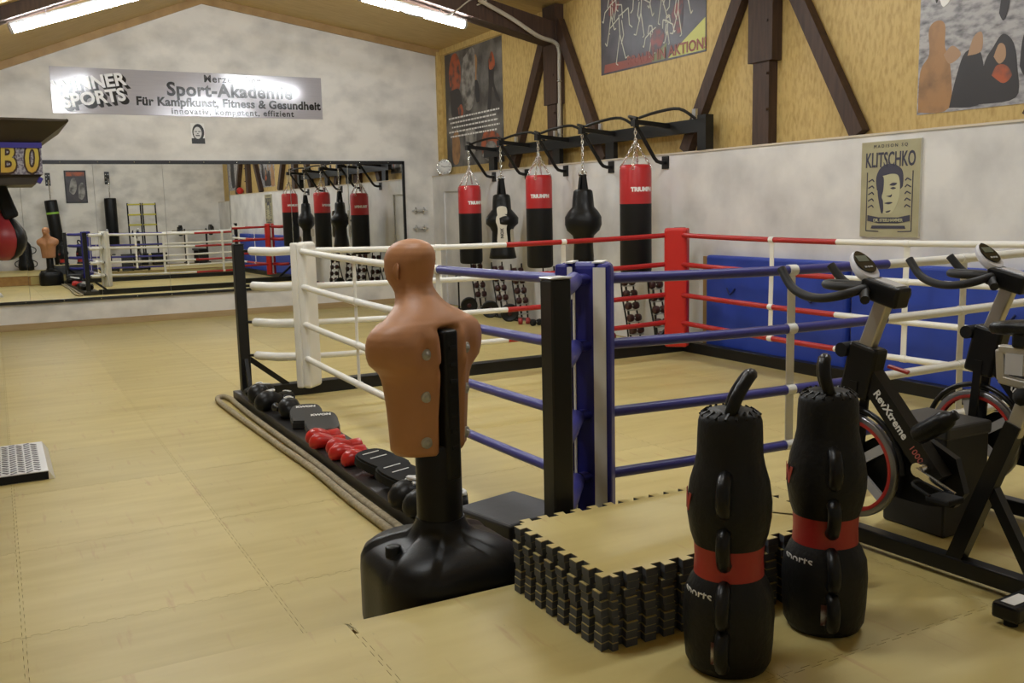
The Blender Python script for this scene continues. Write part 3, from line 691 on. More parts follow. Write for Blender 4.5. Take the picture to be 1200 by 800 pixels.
for (k0, k1), fn in sides:
    m0, m1 = corners[k0][3], corners[k1][3]
    sag = .028
    for z in RZ:
        for (ta, tb_, mm) in ((0, .5, m0), (.5, 1, m1)):
            P = []
            for i in range(9):
                t = ta + (tb_ - ta) * i / 8; x, y = fn(t); P.append(rl(x, y, z - sag * 4 * t * (1 - t)))
            MB().tube(P, .0245, 12).build('rope', mm, rg)
    for t in (.325, .66):
        x, y = fn(t); dz = -sag * 4 * t * (1 - t); dx, dy = fn(t + .01); dv = Vector((dx - x, dy - y, 0)).normalized()
        b = MB(); M3 = Matrix((dv, Vector((-dv.y, dv.x, 0)), Vector((0, 0, 1)))).transposed()
        zs = [z + dz for z in RZ]
        for za, zb in zip(zs[1:], zs[:-1]):
            lean = rnd.uniform(-.008, .008)
            b.bar(rl(x + dv.x * lean, y + dv.y * lean, za), rl(x, y, zb), .050, .006, upv=(-dv.y, dv.x, 0))
        for z in zs:
            b.cyl(Vector(rl(x, y, z)) - dv * .027, Vector(rl(x, y, z)) + dv * .027, .028, n=12)
        b.build('rope_strap', WHITE, rg)

# blue gym mats standing behind the ring and a board edge
for k, (y0, y1, lab) in enumerate(((6.02, 7.93, 'blue gym mat on edge against the wall by the red ring corner'), (4.06, 5.97, 'second blue gym mat on edge along the right wall'), (2.95, 4.02, 'blue gym mat on edge along the right wall nearest the bikes'))):
    t = thing('gym_mat', (6.665, (y0 + y1) / 2, 0), lab, 'gym mat', 'blue gym mats along the right wall')
    MB().box((-.045, -(y1 - y0) / 2, .0), (.045, (y1 - y0) / 2, 1.05), bev=.03, seg=3).build('cover', BMAT, t)
    if k < 2:
        for s in (-1, 1):
            MB().tube(smooth_path([(-.048, s * .55 - .06, .72), (-.062, s * .55, .66), (-.048, s * .55 + .06, .72)], 5), .009, 6).build('handle', mat('blue_strap', (.01, .02, .12), .6), t)
tag(MB().box((0, 0, 0), (.03, .12, 1.03)).build('wooden_board', mat('board_wood', (.42, .26, .10), .6), None, (6.70, 7.945, 0)), 'narrow wooden board standing beside the blue gym mat', 'board')

# ------------------------------------------------------------------ free standing dummy
def dummy():
    dx, dy = 1.395, 3.2
    t = thing('training_dummy', (dx, dy, 0), 'flesh coloured armless torso dummy on a black weighted base', 'training dummy', rz=R(22))
    S = [(.705, .150, .098, 0), (.72, .164, .108, 0), (.80, .168, .112, 0), (.88, .174, .116, 0), (.95, .182, .121, .002), (.985, .188, .126, .003), (1.01, .200, .129, .003), (1.03, .225, .130, .003), (1.05, .250, .131, .002), (1.075, .262, .130, .002),
         (1.10, .268, .127, 0), (1.125, .270, .122, -.002), (1.15, .266, .115, -.004), (1.172, .250, .108, -.006), (1.19, .224, .102, -.006), (1.207, .188, .096, -.004), (1.222, .162, .092, .002), (1.238, .130, .088, .010), (1.255, .104, .085, .020),
         (1.275, .086, .082, .032), (1.295, .076, .079, .044), (1.312, .072, .081, .056), (1.328, .072, .087, .066), (1.345, .075, .094, .071), (1.365, .079, .099, .072), (1.39, .082, .103, .070), (1.415, .083, .104, .066),
         (1.44, .080, .100, .063), (1.46, .071, .089, .060), (1.475, .057, .072, .057), (1.486, .036, .046, .055), (1.492, .012, .015, .054)]
    n = 72; rings = []
    # refine
    S2 = []
    for a, b_ in zip(S[:-1], S[1:]):
        for k in range(3): S2.append(tuple(a[i] + (b_[i] - a[i]) * k / 3 for i in range(4)))
    S2.append(S[-1])
    def sst(a, b_, x): q = max(0, min(1, (x - a) / (b_ - a))); return q * q * (3 - 2 * q)
    for z, rx, ry, oy in S2:
        ring = []
        for k in range(n):
            th = 2 * math.pi * k / n; c, s = math.cos(th), math.sin(th)
            e = .88 if z < 1.2 else 1.0
            x = rx * math.copysign(abs(c) ** e, c); y = ry * math.copysign(abs(s) ** e, s) + oy
            if y < oy and z < 1.185:                    # channel for the pole in the back
                y += .055 * (1 - sst(.042, .056, abs(x))) * (1 - sst(1.155, 1.183, z))
                y += -.012 * math.exp(-((abs(x) - .072) / .018) ** 2) * (1 - sst(1.14, 1.18, z))      # raised rim
                y += .022 * math.exp(-((abs(x) - .115) / .03) ** 2 - ((z - 1.085) / .05) ** 2)         # dimple under the shoulder blade
                y += -.010 * math.exp(-((abs(x) - .15) / .05) ** 2 - ((z - 1.10) / .06) ** 2)
            if y > oy and .72 < z < 1.2:                # chest and belly
                y += .018 * math.exp(-((abs(x) - .08) / .06) ** 2 - ((z - 1.07) / .055) ** 2)
                y += -.008 * math.exp(-(x / .012) ** 2) * sst(.75, .9, z)
                y += .005 * math.cos((z - .80) / .032) * math.exp(-((abs(x) - .035) / .03) ** 2) * (1 - sst(.95, 1.02, z))
            if y > oy and z > 1.30:                     # face
                y += .022 * math.exp(-(x / .013) ** 2 - ((z - 1.372) / .018) ** 2)                     # nose
                y += .008 * math.exp(-(x / .010) ** 2 - ((z - 1.395) / .02) ** 2)
                y += -.011 * math.exp(-((abs(x) - .03) / .015) ** 2 - ((z - 1.40) / .012) ** 2)        # eye sockets
                y += .006 * math.exp(-(x / .05) ** 2 - ((z - 1.418) / .008) ** 2)                      # brow
                y += .008 * math.exp(-(x / .025) ** 2 - ((z - 1.345) / .008) ** 2)                     # lips
                y += -.006 * math.exp(-(x / .025) ** 2 - ((z - 1.335) / .004) ** 2)
                y += .012 * math.exp(-(x / .022) ** 2 - ((z - 1.315) / .012) ** 2)                     # chin
            if z > 1.25:                                # the head is turned a little
                q = R(5) * sst(1.25, 1.33, z); yo = y - .05; x, y = x * math.cos(q) - yo * math.sin(q), x * math.sin(q) + yo * math.cos(q) + .05
            ring.append((x, y, z))
        rings.append(ring)
    b = MB(); b.loft(rings, 0)
    for s in (-1, 1):       # ears belong to the same skin
        er = []
        for i in range(9):
            a = i / 8; z = 1.345 + .062 * a; hw = .021 * math.sin(math.pi * min(.98, max(.02, a * .92 + .06))) ** .7
            er.append([(s * (.0735 + .004 * a + (.020 if math.cos(q) < 0 else .008) * abs(math.cos(q)) * math.sin(math.pi * a) + .006 * (1 if math.sin(q) < 0 else 0)), .064 + hw * math.cos(q) - .006 * a, z) if True else None for q in [2 * math.pi * j / 10 for j in range(10)]])
        q = R(5)
        er = [[(x * math.cos(q) - (y - .05) * math.sin(q), x * math.sin(q) + (y - .05) * math.cos(q) + .05, z) for x, y, z in r_] for r_ in er]
        b.loft(er if s > 0 else [r_[::-1] for r_ in er], 0)
    b.build('torso', SKIN, t, (0, .045, 0))
    # post
    po = MB(); po.box((-.037, -.090, .60), (.037, -.030, 1.165), bev=.014, seg=3)
    pp = po.build('back_post', PLASTIC, t)
    for k in range(7):
        MB().box((-.016, -.093, .72 + k * .062), (.018, -.089, .735 + k * .062), bev=.002).build('height_notch', BLACKM, pp)
    MB().lathe([(.089, .40), (.087, .44), (.086, .72), (.08, .735)], n=32).build('pole', PLASTIC, t)
    for (x, z) in ((-.105, 1.085), (-.105, .93), (-.105, .76), (.105, .93), (.105, .76), (.105, 1.085)):
        yb = min(((abs(p[0] - x) + abs(p[2] - z), p[1]) for r_ in rings for p in r_ if p[1] < 0))[1]
        bl = MB(); bl.lathe([(.021, -.008), (.021, .004), (.016, .006), (.010, .006), (.010, .011), (.001, .012)], n=16)
        bl.build('bolt', mat('bolt_zinc', (.42, .42, .40), .4, .3), t, (x, yb + .045 - .001, z), (R(90), 0, R(-14 if x < 0 else 14)))
    # base
    rings = []
    for z, r_, e in ((0.0, .262, .60), (.02, .278, .60), (.06, .284, .60), (.24, .284, .60), (.29, .281, .60), (.325, .268, .62), (.352, .240, .68), (.37, .205, .75), (.385, .165, .85), (.395, .13, 1.0), (.41, .108, 1), (.43, .097, 1), (.45, .091, 1)):
        ring = []
        for k in range(96):
            th = 2 * math.pi * k / 96; c, s = math.cos(th), math.sin(th)
            x = r_ * math.copysign(abs(c) ** e, c); y = r_ * math.copysign(abs(s) ** e, s)
            zz = z
            if .27 < z < .40:
                d = min(abs((math.degrees(th) - a + 180) % 360 - 180) for a in (0, 90, 180, 270))
                q = sst(18, 24, d) * (1 - sst(60, 70, d)); zz -= .016 * (1 - q) * (1 if z > .3 else .4)
            k2 = 1.0
            if z < .30:
                dd = min(abs((math.degrees(th) - a + 180) % 360 - 180) for a in (0, 90, 180, 270)); k2 = 1 - .012 * math.exp(-(dd / 5) ** 2)
            ring.append((x * k2, y * k2, zz))
        rings.append(ring)
    bs = MB(); bs.loft(rings); bo = bs.build('base', PLASTIC, t, rot=(0, 0, R(-22)))
    cp = MB(); cp.lathe([(.030, -.02), (.030, .030), (.026, .034), (.001, .034)], n=12)
    for k in range(12): cp.box((-.003, .028, -.01), (.003, .033, .03), rot=Euler((0, 0, R(30 * k))))
    cp.build('filler_cap', PLASTIC, bo, (-.205, -.03, .345))
    return t
dummy()

# ------------------------------------------------------------------ gloves, mitts and pads lying on the left ring beam
TZ = .086
def glove(loc, rz, sc_, m_, label, cat, group, logo=True, lace=False):
    t = thing('boxing_glove', loc, label, cat, group, rz)
    fist = MB(); rings = []
    for y, rx, rzv, oz in ((-.01, .045, .038, .045), (.02, .052, .045, .050), (.06, .062, .055, .058), (.10, .066, .060, .062), (.135, .062, .058, .058), (.165, .048, .046, .050), (.182, .025, .025, .045), (.186, .006, .006, .044)):
        rings.append([(rx * sc_ * math.cos(2 * math.pi * k / 20), y * sc_, (oz + rzv * math.sin(2 * math.pi * k / 20)) * sc_) for k in range(20)])
    fist.loft(rings); fo = fist.build('fist', m_, t)
    MB().tube([(.060 * sc_, .0, .05 * sc_), (.078 * sc_, .04 * sc_, .06 * sc_), (.076 * sc_, .09 * sc_, .062 * sc_), (.060 * sc_, .125 * sc_, .06 * sc_)], [.018 * sc_, .026 * sc_, .026 * sc_, .014 * sc_], 12).build('thumb', m_, t)
    rings = []
    for y, rx, rzv in ((-.085, .056, .043), (-.08, .060, .046), (-.04, .056, .044), (0.0, .053, .043)):
        rings.append([(rx * sc_ * math.cos(2 * math.pi * k / 20), y * sc_, (.046 + rzv * math.sin(2 * math.pi * k / 20)) * sc_) for k in range(20)])
    MB().loft(rings).build('cuff', m_, t)
    if logo:
        b = MB(); b.tube([(.02 * sc_ * math.cos(a), .07 * sc_ + .028 * sc_ * math.sin(a), (.117 - .25 * (.02 * math.cos(a)) ** 2 * 12) * sc_) for a in [2 * math.pi * k / 12 for k in range(12)]], .005 * sc_, 5, closed=True)
        b.box((-.028 * sc_, -.08 * sc_, .087 * sc_), (.028 * sc_, -.06 * sc_, .092 * sc_))
        b.build('logo', PRINTW, fo)
    if lace:
        b = MB(); b.tube(smooth_path([(-.04 * sc_, .10 * sc_, .11 * sc_), (-.05 * sc_, .02 * sc_, .10 * sc_), (-.03 * sc_, -.06 * sc_, .095 * sc_), (.02 * sc_, -.07 * sc_, .095 * sc_), (.03 * sc_, .02 * sc_, .108 * sc_), (.0, .09 * sc_, .128 * sc_), (-.05 * sc_, .06 * sc_, .12 * sc_)], 4), .009 * sc_, 5)
        b.build('lace', PRINTW, fo)
    return t
glove((1.83, 7.74, TZ), R(150), 1.25, LEATHER, 'black boxing glove with white logo next to the far ring post', 'boxing glove', 'black gloves by the far post')
glove((1.86, 7.34, TZ), R(120), 1.25, LEATHER, 'second black boxing glove from the far ring post', 'boxing glove', 'black gloves by the far post')
glove((1.85, 7.02, TZ), R(165), 1.25, LEATHER, 'third black boxing glove, lying against the flat punch mitts', 'boxing glove', 'black gloves by the far post')
def mitt(loc, rz, tilt, label, stripes, group):
    t = thing('punch_mitt', loc, label, 'punch mitt', group, rz)
    P = [(-.10, -.14), (-.115, .02), (-.10, .12), (-.05, .16), (.05, .16), (.10, .12), (.115, .02), (.10, -.14)]
    P = [(p[0], p[1]) for p in smooth_path([(x, y, 0) for x, y in P] + [(P[0][0], P[0][1], 0)], 4)[:-1]]
    b = MB(); b.prism(P, .0, .045); b.prism([(x * .94, y * .94) for x, y in P], .045, .058)
    o = b.build('pad', BLACKM if stripes else mat('mitt_grey', (.022, .021, .020), .5), t, (0, 0, .035), (tilt, 0, 0))
    if stripes:
        for k in range(2): MB().box((-.06, .03 + .07 * k, .058), (.06, .037 + .07 * k, .060)).build('stripe', PRINTW, o)
    else:
        lettering('KWON', .042, PRINTW, o, (0, .105, .0585), (0, 0, 0), bold=.002)
    MB().box((-.06, -.10, -.03), (.06, .06, .0), bev=.012).build('hand_pocket', LEATHER, o)
    return t
mitt((1.86, 6.60, TZ), R(-15), R(12), 'charcoal punch mitt with white print, farther of the two', False, 'charcoal mitts on the ring beam')
mitt((1.87, 6.27, TZ), R(-15), R(12), 'charcoal punch mitt with white print, beside the red gloves', False, 'charcoal mitts on the ring beam')
for k, (x, y, a, lab) in enumerate(((1.84, 6.03, 96, 'red glove farthest along the ring beam, touching the charcoal mitt'), (1.82, 5.86, 84, 'red glove, second farthest of five on the ring beam'), (1.87, 5.69, 97, 'red glove in the middle of the five red gloves'), (1.84, 5.52, 86, 'red glove, second nearest of the five red gloves'), (1.86, 5.35, 92, 'red glove nearest the black striped pads'))):
    glove((x, y, TZ), R(a), .85, GLOVERED, lab, 'boxing glove', 'red gloves on the ring beam', logo=False)
mitt((1.86, 5.09, TZ), R(20), R(10), 'flat black pad with white stripes after the red gloves', True, 'striped pads on the ring beam')
mitt((1.86, 4.75, TZ), R(20), R(10), 'flat black pad with white stripes beside the laced glove', True, 'striped pads on the ring beam')
glove((1.86, 4.47, TZ), R(110), 1.2, LEATHER, 'black boxing glove with a loose white lace near the dummy', 'boxing glove', 'laced gloves on the ring beam', lace=True)
glove((1.87, 4.20, TZ), R(70), 1.2, LEATHER, 'black boxing glove half hidden behind the dummy pole', 'boxing glove', 'laced gloves on the ring beam', lace=True)

# training rope lying along the ring
pts = [(1.655, 3.55), (1.66, 4.2), (1.655, 5.0), (1.665, 5.8), (1.66, 6.6), (1.655, 7.4), (1.66, 7.95), (1.668, 8.20), (1.64, 8.36), (1.58, 8.33), (1.555, 8.1), (1.56, 7.6), (1.575, 7.0), (1.59, 6.3), (1.61, 5.6), (1.60, 4.9), (1.605, 4.2), (1.60, 3.6)]
path = smooth_path([(x, y, .024) for x, y in pts], 8)
tr = thing('training_rope', (1.62, 6.0, 0), 'thick beige training rope doubled along the left ring beam', 'rope')
b = MB(); b.tube([(p[0] - 1.62, p[1] - 6.0, p[2]) for p in path], .022, 10); b.build('rope', ROPE, tr)
for k in (2, 15):
    x, y = pts[0] if k == 2 else pts[-1]
    MB().cyl((x - 1.62, y - 6.0 - .02, .024), (x - 1.62, y - 6.0 + .08, .024), .0245, n=12).build('end_sleeve', BLACKM, tr)

# black block on the beam by the blue corner
bl = thing('foam_block', (1.93, 3.62, .0865), 'low black padded block on the ring beam beside the front post', 'foam block', rz=R(14))
MB().box((-.18, -.19, 0), (.18, .19, .19), bev=.018, seg=3).build('cover', mat('block_vinyl', (.022, .022, .024), .5, bump=.1, bscale=20), bl)
MB().tube([(-.181, -.191, .10), (.181, -.191, .10), (.181, .191, .10), (-.181, .191, .10)], .004, 5, closed=True).build('seam', BLACKM, bl)

# ------------------------------------------------------------------ stack of interlocking mats
SX, SY, ST = 1.00, .585, .026
for k in range(9):
    nm = ('bottom', 'second', 'third', 'fourth', 'fifth', 'sixth', 'seventh', 'eighth', 'top')[k]
    b = MB(); po = mat_outline(SX, SY, 14, 8, d=.030, gap=.0)
    j = (rnd.uniform(-.006, .006), rnd.uniform(-.006, .006))
    b.prism(po, 0, ST - .003, 1, 1); b.prism(po, ST - .003, ST, 0, 2)
    o = b.build('interlocking_mat', [FOAM, FOAM_GREY, mat('mat_edge', (.30, .25, .14), .7)], None, (1.555 + j[0], 2.285 + j[1], HP + .001 + k * (ST + .0002)))
    tag(o, 'jigsaw edged foam mat, %s of the stack behind the black bags' % (nm if nm in ('top', 'bottom') else nm + ' from the bottom'), 'foam mat', 'stacked interlocking mats')

# ------------------------------------------------------------------ standing throwing bags
def throw_bag(x, y, rz, label, lean):
    t = thing('throwing_bag', (x, y, HP), label, 'throwing bag', 'black throwing bags on the platform', rz)
    prof = [(.085, 0), (.112, .006), (.124, .03), (.129, .09), (.132, .17), (.127, .23), (.112, .265), (.100, .285)]
    MB().lathe(prof, n=36).build('lower_body', LEATHER2, t)
    MB().lathe([(.1005, .285), (.0985, .33), (.1005, .375)], n=36, caps=False).build('red_band', mat('band_red', (.33, .018, .015), .45, bump=.1, bscale=30), t)
    MB().lathe([(.101, .375), (.112, .41), (.120, .46), (.121, .50), (.113, .56), (.100, .605), (.0935, .64), (.092, .70), (.090, .735), (.082, .758), (.055, .768), (.002, .766)], n=36).build('upper_body', LEATHER2, t)
    st = MB()
    for k in range(18):
        a = R(20 * k); st.bar((.086 * math.cos(a), .086 * math.sin(a), .752), (.064 * math.cos(a + .12), .064 * math.sin(a + .12), .768), .006, .006)
    st.build('lacing', LEATHER, t)
    # grip handles on the side facing the room
    def r_at(z):
        P = prof + [(.0985, .33), (.101, .375), (.112, .41), (.120, .46), (.121, .50), (.113, .56), (.100, .605), (.0935, .64), (.092, .70)]
        for (ra, za), (rb, zb) in zip(P[:-1], P[1:]):
            if za <= z <= zb: return ra + (rb - ra) * (z - za) / max(1e-6, zb - za)
        return .1
    for an in (-138, 42):
        for zc in (.095, .225, .385, .545):
            a = R(an); pts_ = []
            for q, ext in ((-.048, -.010), (-.042, .014), (-.018, .030), (.018, .030), (.042, .014), (.048, -.010)):
                rr = r_at(zc + q) + ext; pts_.append((rr * math.cos(a), rr * math.sin(a), zc + q))
            MB().tube(smooth_path(pts_, 3), .0205, 10).build('handle', LEATHER, t)
    tl = smooth_path([(.0, -.05, .755), (.0, -.056, .81), (.012, -.035, .858), (.02, 0, .866), (.012, .035, .850), (0, .056, .80), (0, .05, .755)], 4)
    q = R(-41) - rz; tl = [Vector((p.x * math.cos(q) - p.y * math.sin(q), p.x * math.sin(q) + p.y * math.cos(q), p.z)) + Vector((.88, -.47, 0)) * lean * max(0, p.z - .76) / .1 for p in tl]
    MB().tube(tl, .0185, 10).build('top_handle', LEATHER, t)
    o = lettering('sports', .046, PRINTW, t, (0, 0, 0), (0, 0, 0), bold=.0)
    for v in o.data.vertices:
        rr = .1225 + v.co.z; th = v.co.x / rr; v.co = (rr * math.sin(th), -rr * math.cos(th), v.co.y)
    o.location = (0, 0, .245); o.rotation_euler = (0, 0, R(-90) - rz)
    o = lettering('W', .07, mat('print_red', (.35, .03, .02), .5), t, (0, 0, 0), (0, 0, 0), bold=.004)
    for v in o.data.vertices:
        rr = .1215 + v.co.z; th = v.co.x / rr; v.co = (rr * math.sin(th), -rr * math.cos(th), v.co.y)
    o.location = (0, 0, .50); o.rotation_euler = (0, 0, R(-122) - rz)
    tg = MB()
    for k in range(5):
        pass
    rings = [[((.1335 + d) * math.sin(R(a)), -(.1335 + d) * math.cos(R(a)), z) for d, z in ((-.001, .075), (.0015, .075), (.0015, .14), (-.001, .14))] for a in (-62, -56, -50, -44)]
    tg.loft(rings, smooth=False); tg.build('care_label', mat('label_print', (.5, .5, .5), .5, col2=(.10, .02, .02), scale=18, lo=.4, hi=.55), t, (0, 0, -.02))
    return t
throw_bag(1.80, 2.045, R(0), 'black throwing bag with red band, nearer to the camera', .035)
throw_bag(2.235, 2.09, R(12), 'black throwing bag with red band beside the bike flywheel', -.035)

# ------------------------------------------------------------------ exercise bikes
BRED = mat('bike_red', (.40, .03, .025), .35)
FRAME = mat('bike_frame_black', (.006, .006, .006), .33, spec=.35)
GRIP = mat('bike_grip', (.014, .014, .015), .6)
SILV = mat('bike_silver', (.55, .53, .48), .3, .8)
LCD = mat('lcd', (.14, .16, .12), .25)
def bike(x, y, label):
    """origin under the rear foot; +y is the front of the bike"""
    t = thing('exercise_bike', (x, y, HP), label, 'exercise bike', 'exercise bikes on the platform', R(3.5))
    # feet and rail
    ff = MB().box((-.24, -.045, .022), (.24, .045, .075), bev=.01).build('rear_foot', FRAME, t)
    MB().box((-.22, -.02, .0752), (-.12, .025, .0762)).build('warning_label', PRINTW, ff)
    for sx in (-.2, .2): MB().cyl((sx, 0, 0), (sx, 0, .024), .022, n=12).build('leveller', BLACKM, ff)
    ff = MB().box((-.24, .915, .022), (.24, 1.0, .075), bev=.01).build('front_foot', FRAME, t)
    for sx in (-.2, .2): MB().cyl((sx, .957, 0), (sx, .957, .024), .022, n=12).build('leveller', BLACKM, ff)
    MB().box((-.03, .04, .025), (.03, .92, .085), bev=.006).build('floor_rail', FRAME, t)
    MB().bar((0, .33, .06), (0, .13, .60), .055, .045, upv=(1, 0, 0)).build('seat_tube', FRAME, t)
    MB().bar((0, .20, .36), (0, .03, .07), .036, .036, upv=(1, 0, 0)).build('rear_strut', FRAME, t)
    dt = MB().bar((0, .70, .68), (0, .40, .34), .08, .06, upv=(1, 0, 0)).build('down_tube', FRAME, t)
    # lettering along the left of the down tube
    d = (Vector((0, .40, .34)) - Vector((0, .70, .68))).normalized()
    xa = d; za = Vector((-1, 0, 0)); ya = za.cross(xa)
    M3 = Matrix((xa, ya, za)).transposed()
    c = Vector((-.0312, .59, .555))
    lettering('RevXtreme', .044, PRINTW, t, c, M3.to_euler(), bold=.001)
    lettering('1000', .035, mat('bike_label', (.5, .12, .1), .4), t, c + d * .17, M3.to_euler())
    hd = MB(); hd.bar((0, .76, .60), (0, .715, .80), .13, .075, upv=(1, 0, 0), bev=.012); hd.build('head_block', FRAME, t)
    MB().cyl((-.045, .81, .775), (.035, .81, .775), .028, n=14).build('brake_knob', BLACKM, t)
    MB().bar((.0, .63, .73), (.03, .56, .71), .03, .012, bev=.004).build('brake_lever', BRED, t)
    MB().bar((0, .735, .76), (0, .645, .995), .06, .04, upv=(1, 0, 0), bev=.006).build('stem', SILV, t)
    # handlebar
    cb = MB(); cb.obox((0, .655, 1.005), (.042, .085, .040), Euler((R(14), 0, 0)), bev=.012, seg=3); cb.build('stem_clamp', FRAME, t)
    MB().obox((0, .63, 1.041), (.03, .05, .003), Euler((R(14), 0, 0)), bev=.002).build('clamp_plate', GREYP, t)
    hb = MB()
    for s in (-1, 1):
        hb.tube(smooth_path([(0, .72, 1.02), (s * .09, .70, 1.015), (s * .16, .72, 1.0), (s * .175, .80, .985), (s * .165, .89, .99), (s * .155, .965, 1.02), (s * .145, 1.025, 1.085)], 5), .0175, 10)
        hb.tube(smooth_path([(s * .03, .71, 1.02), (s * .05, .83, 1.02), (s * .03, .90, 1.022), (0, .915, 1.024)], 4), .017, 10)
    hb.tube(smooth_path([(-.13, .64, .985), (-.05, .70, 1.01), (.05, .70, 1.01), (.13, .64, .985)], 4), .017, 10)
    hb.build('handlebar', GRIP, t)
    # console
    rot = Euler((R(42), 0, R(-8)))
    co = MB(); rings = []
    for z, k in ((-.022, .85), (-.012, 1.0), (.004, 1.0), (.012, .93)):
        rings.append([(.046 * k * math.cos(2 * math.pi * i / 24) * (1 - .25 * math.sin(2 * math.pi * i / 24)), .075 * k * math.sin(2 * math.pi * i / 24), z) for i in range(24)])
    co.loft(rings); cn = co.build('console', mat('console_white', (.62, .62, .66), .3), t, (0, .75, 1.095), rot)
    b = MB(); b.prism([(.040 * math.cos(R(15 * i)) * (1 - .2 * math.sin(R(15 * i))), .012 + .056 * math.sin(R(15 * i))) for i in range(24)], .012, .018); b.build('console_face', mat('gloss_black', (.01, .01, .01), .12), cn)
    MB().box((-.026, .012, .018), (.024, .042, .0195)).build('display', LCD, cn)
    for kx in (-.014, 0, .014): MB().box((kx - .005, -.022, .018), (kx + .005, -.014, .021), bev=.001).build('button', GREYP, cn)
    MB().cyl((0, .72, 1.02), (0, .755, 1.085), .016, n=10).build('console_stalk', FRAME, t)
    # flywheel
    fy, fz, fr = .775, .32, .205
    fl = MB(); fl.lathe([(fr - .030, -.012), (fr - .004, -.014), (fr, -.008), (fr, .008), (fr - .004, .014), (fr - .030, .012), (fr - .030, -.012)], n=48, caps=False)
    fo = fl.build('flywheel', mat('flywheel_grey', (.25, .25, .26), .3, .8), t, (0, fy, fz), (0, R(90), 0))
    MB().lathe([(fr - .036, -.0135), (fr - .029, -.0155), (fr - .022, -.0135)], n=48, caps=False).build('red_ring', BRED, fo)
    MB().lathe([(fr - .036, .0135), (fr - .029, .0155), (fr - .022, .0135)], n=48, caps=False).build('red_ring', BRED, fo)
    sp = MB()
    for k in range(5):
        a = R(72 * k + 20); sp.bar((.03 * math.cos(a), .03 * math.sin(a), 0), ((fr - .03) * math.cos(a), (fr - .03) * math.sin(a), 0), .035, .012)
    sp.lathe([(.04, -.02), (.045, 0), (.04, .02)], n=16); sp.build('spokes', GREYP, fo)
    gd = MB(); gd.tube([(0, fy + (fr + .022) * math.cos(R(a)), fz + (fr + .022) * math.sin(R(a))) for a in range(10, 190, 12)], .012, 8); gd.build('wheel_guard', FRAME, t)
    for s in (-1, 1):
        MB().bar((s * .035, .75, .66), (s * .035, fy, fz), .035, .012, upv=(1, 0, 0)).build('fork', FRAME, t)
        MB().bar((s * .035, fy, fz), (s * .03, .90, .07), .03, .012, upv=(1, 0, 0)).build('fork', FRAME, t)
    # chain guard and cranks
    cg = MB(); P = [(.33, .30), (.37, .42), (.48, .47), (.72, .43), (.83, .36), (.83, .28), (.72, .22), (.48, .22), (.37, .24)]
    cg.prism(P, .045, .075, fn=lambda a, c_, z: (z, a, c_)); cg.build('chain_guard', FRAME, t)
    MB().cyl((-.075, .44, .385), (.11, .44, .385), .026, n=14).build('bottom_bracket', CHROME, t)
    for s, ang in ((-1, -160), (1, 20)):
        a = R(ang); e = Vector((s * .085, .44 + .165 * math.cos(a), .385 + .165 * math.sin(a))); e0 = Vector((s * .085, .44, .385))
        MB().bar(e0, e, .026, .012, upv=(1, 0, 0)).build('crank', CHROME if s < 0 else SILV, t)
        pd = MB(); pd.obox(e + Vector((s * .055, 0, 0)), (.045, .045, .011), bev=.006); p_ = pd.build('pedal', BLACKM, t)
        cage = MB(); cage.tube(smooth_path([tuple(e + Vector((s * .02, .03, .01))), tuple(e + Vector((s * .03, .10, .03))), tuple(e + Vector((s * .055, .115, .035))), tuple(e + Vector((s * .085, .10, .03))), tuple(e + Vector((s * .095, .03, .01)))], 3), .006, 6)
        cage.build('toe_cage', BLACKM, p_)
    # bottle and red side label
    MB().lathe([(.03, 0), (.036, .01), (.036, .13), (.03, .15), (.018, .165), (.018, .18), (.001, .182)], n=18).build('bottle', LEATHER, t, (-.04, .47, .50), (R(55), 0, 0))
    # saddle
    MB().bar((0, .14, .56), (0, .085, .73), .055, .032, upv=(1, 0, 0), bev=.006).build('seat_post', SILV, t)
    sl = MB(); sl.bar((0, .20, .845), (0, -.02, .845), .03, .03, bev=.006); sl.bar((0, .195, .845), (0, .185, .74), .03, .03, bev=.006); sl.bar((0, .195, .745), (0, .06, .73), .03, .03, bev=.006)
    sl.build('seat_slider', SILV, t)
    MB().bar((0, .17, .80), (0, .11, .80), .07, .034, upv=(1, 0, 0)).build('slider_plate', GREYP, t)
    MB().lathe([(.028, 0), (.030, .015), (.012, .03), (.001, .032)], n=10).build('adjusting_knob', BLACKM, t, (-.02, .10, .70), (0, R(-90), 0))
    MB().obox((0, .10, .885), (.025, .05, .03), bev=.01).build('saddle_clamp', FRAME, t)
    sd = MB(); rings = []
    for y_, hw, z_, th in ((.235, .012, .935, .018), (.225, .022, .938, .028), (.17, .032, .945, .036), (.10, .045, .950, .042), (.02, .085, .955, .048), (-.05, .105, .958, .050), (-.085, .10, .958, .045), (-.105, .07, .956, .03)):
        rings.append([(hw * math.cos(2 * math.pi * i / 20), y_, z_ - .02 + th * (.55 * math.sin(2 * math.pi * i / 20) if math.sin(2 * math.pi * i / 20) > 0 else .9 * math.sin(2 * math.pi * i / 20))) for i in range(20)])
    sd.loft(rings); sd.build('saddle', LEATHER, t)
    return t
bike(2.935, 1.795, 'black exercise bike standing beside the throwing bags')
bike(3.72, 1.83, 'second exercise bike, cut off by the right edge')
bx = thing('storage_box', (3.35, 2.56, HP), 'dark grey box on the platform between the two exercise bikes', 'box')
MB().box((-.13, -.16, 0), (.13, .14, .42), bev=.012, seg=2).build('body', mat('box_grey', (.02, .02, .021), .55), bx)
MB().box((-.137, -.167, .40), (.137, .147, .455), bev=.012, seg=2).build('lid', mat('box_lid', (.045, .045, .047), .5), bx)
MB().box((-.134, -.05, .25), (-.128, .05, .28), bev=.002).build('handle', BLACKM, bx)

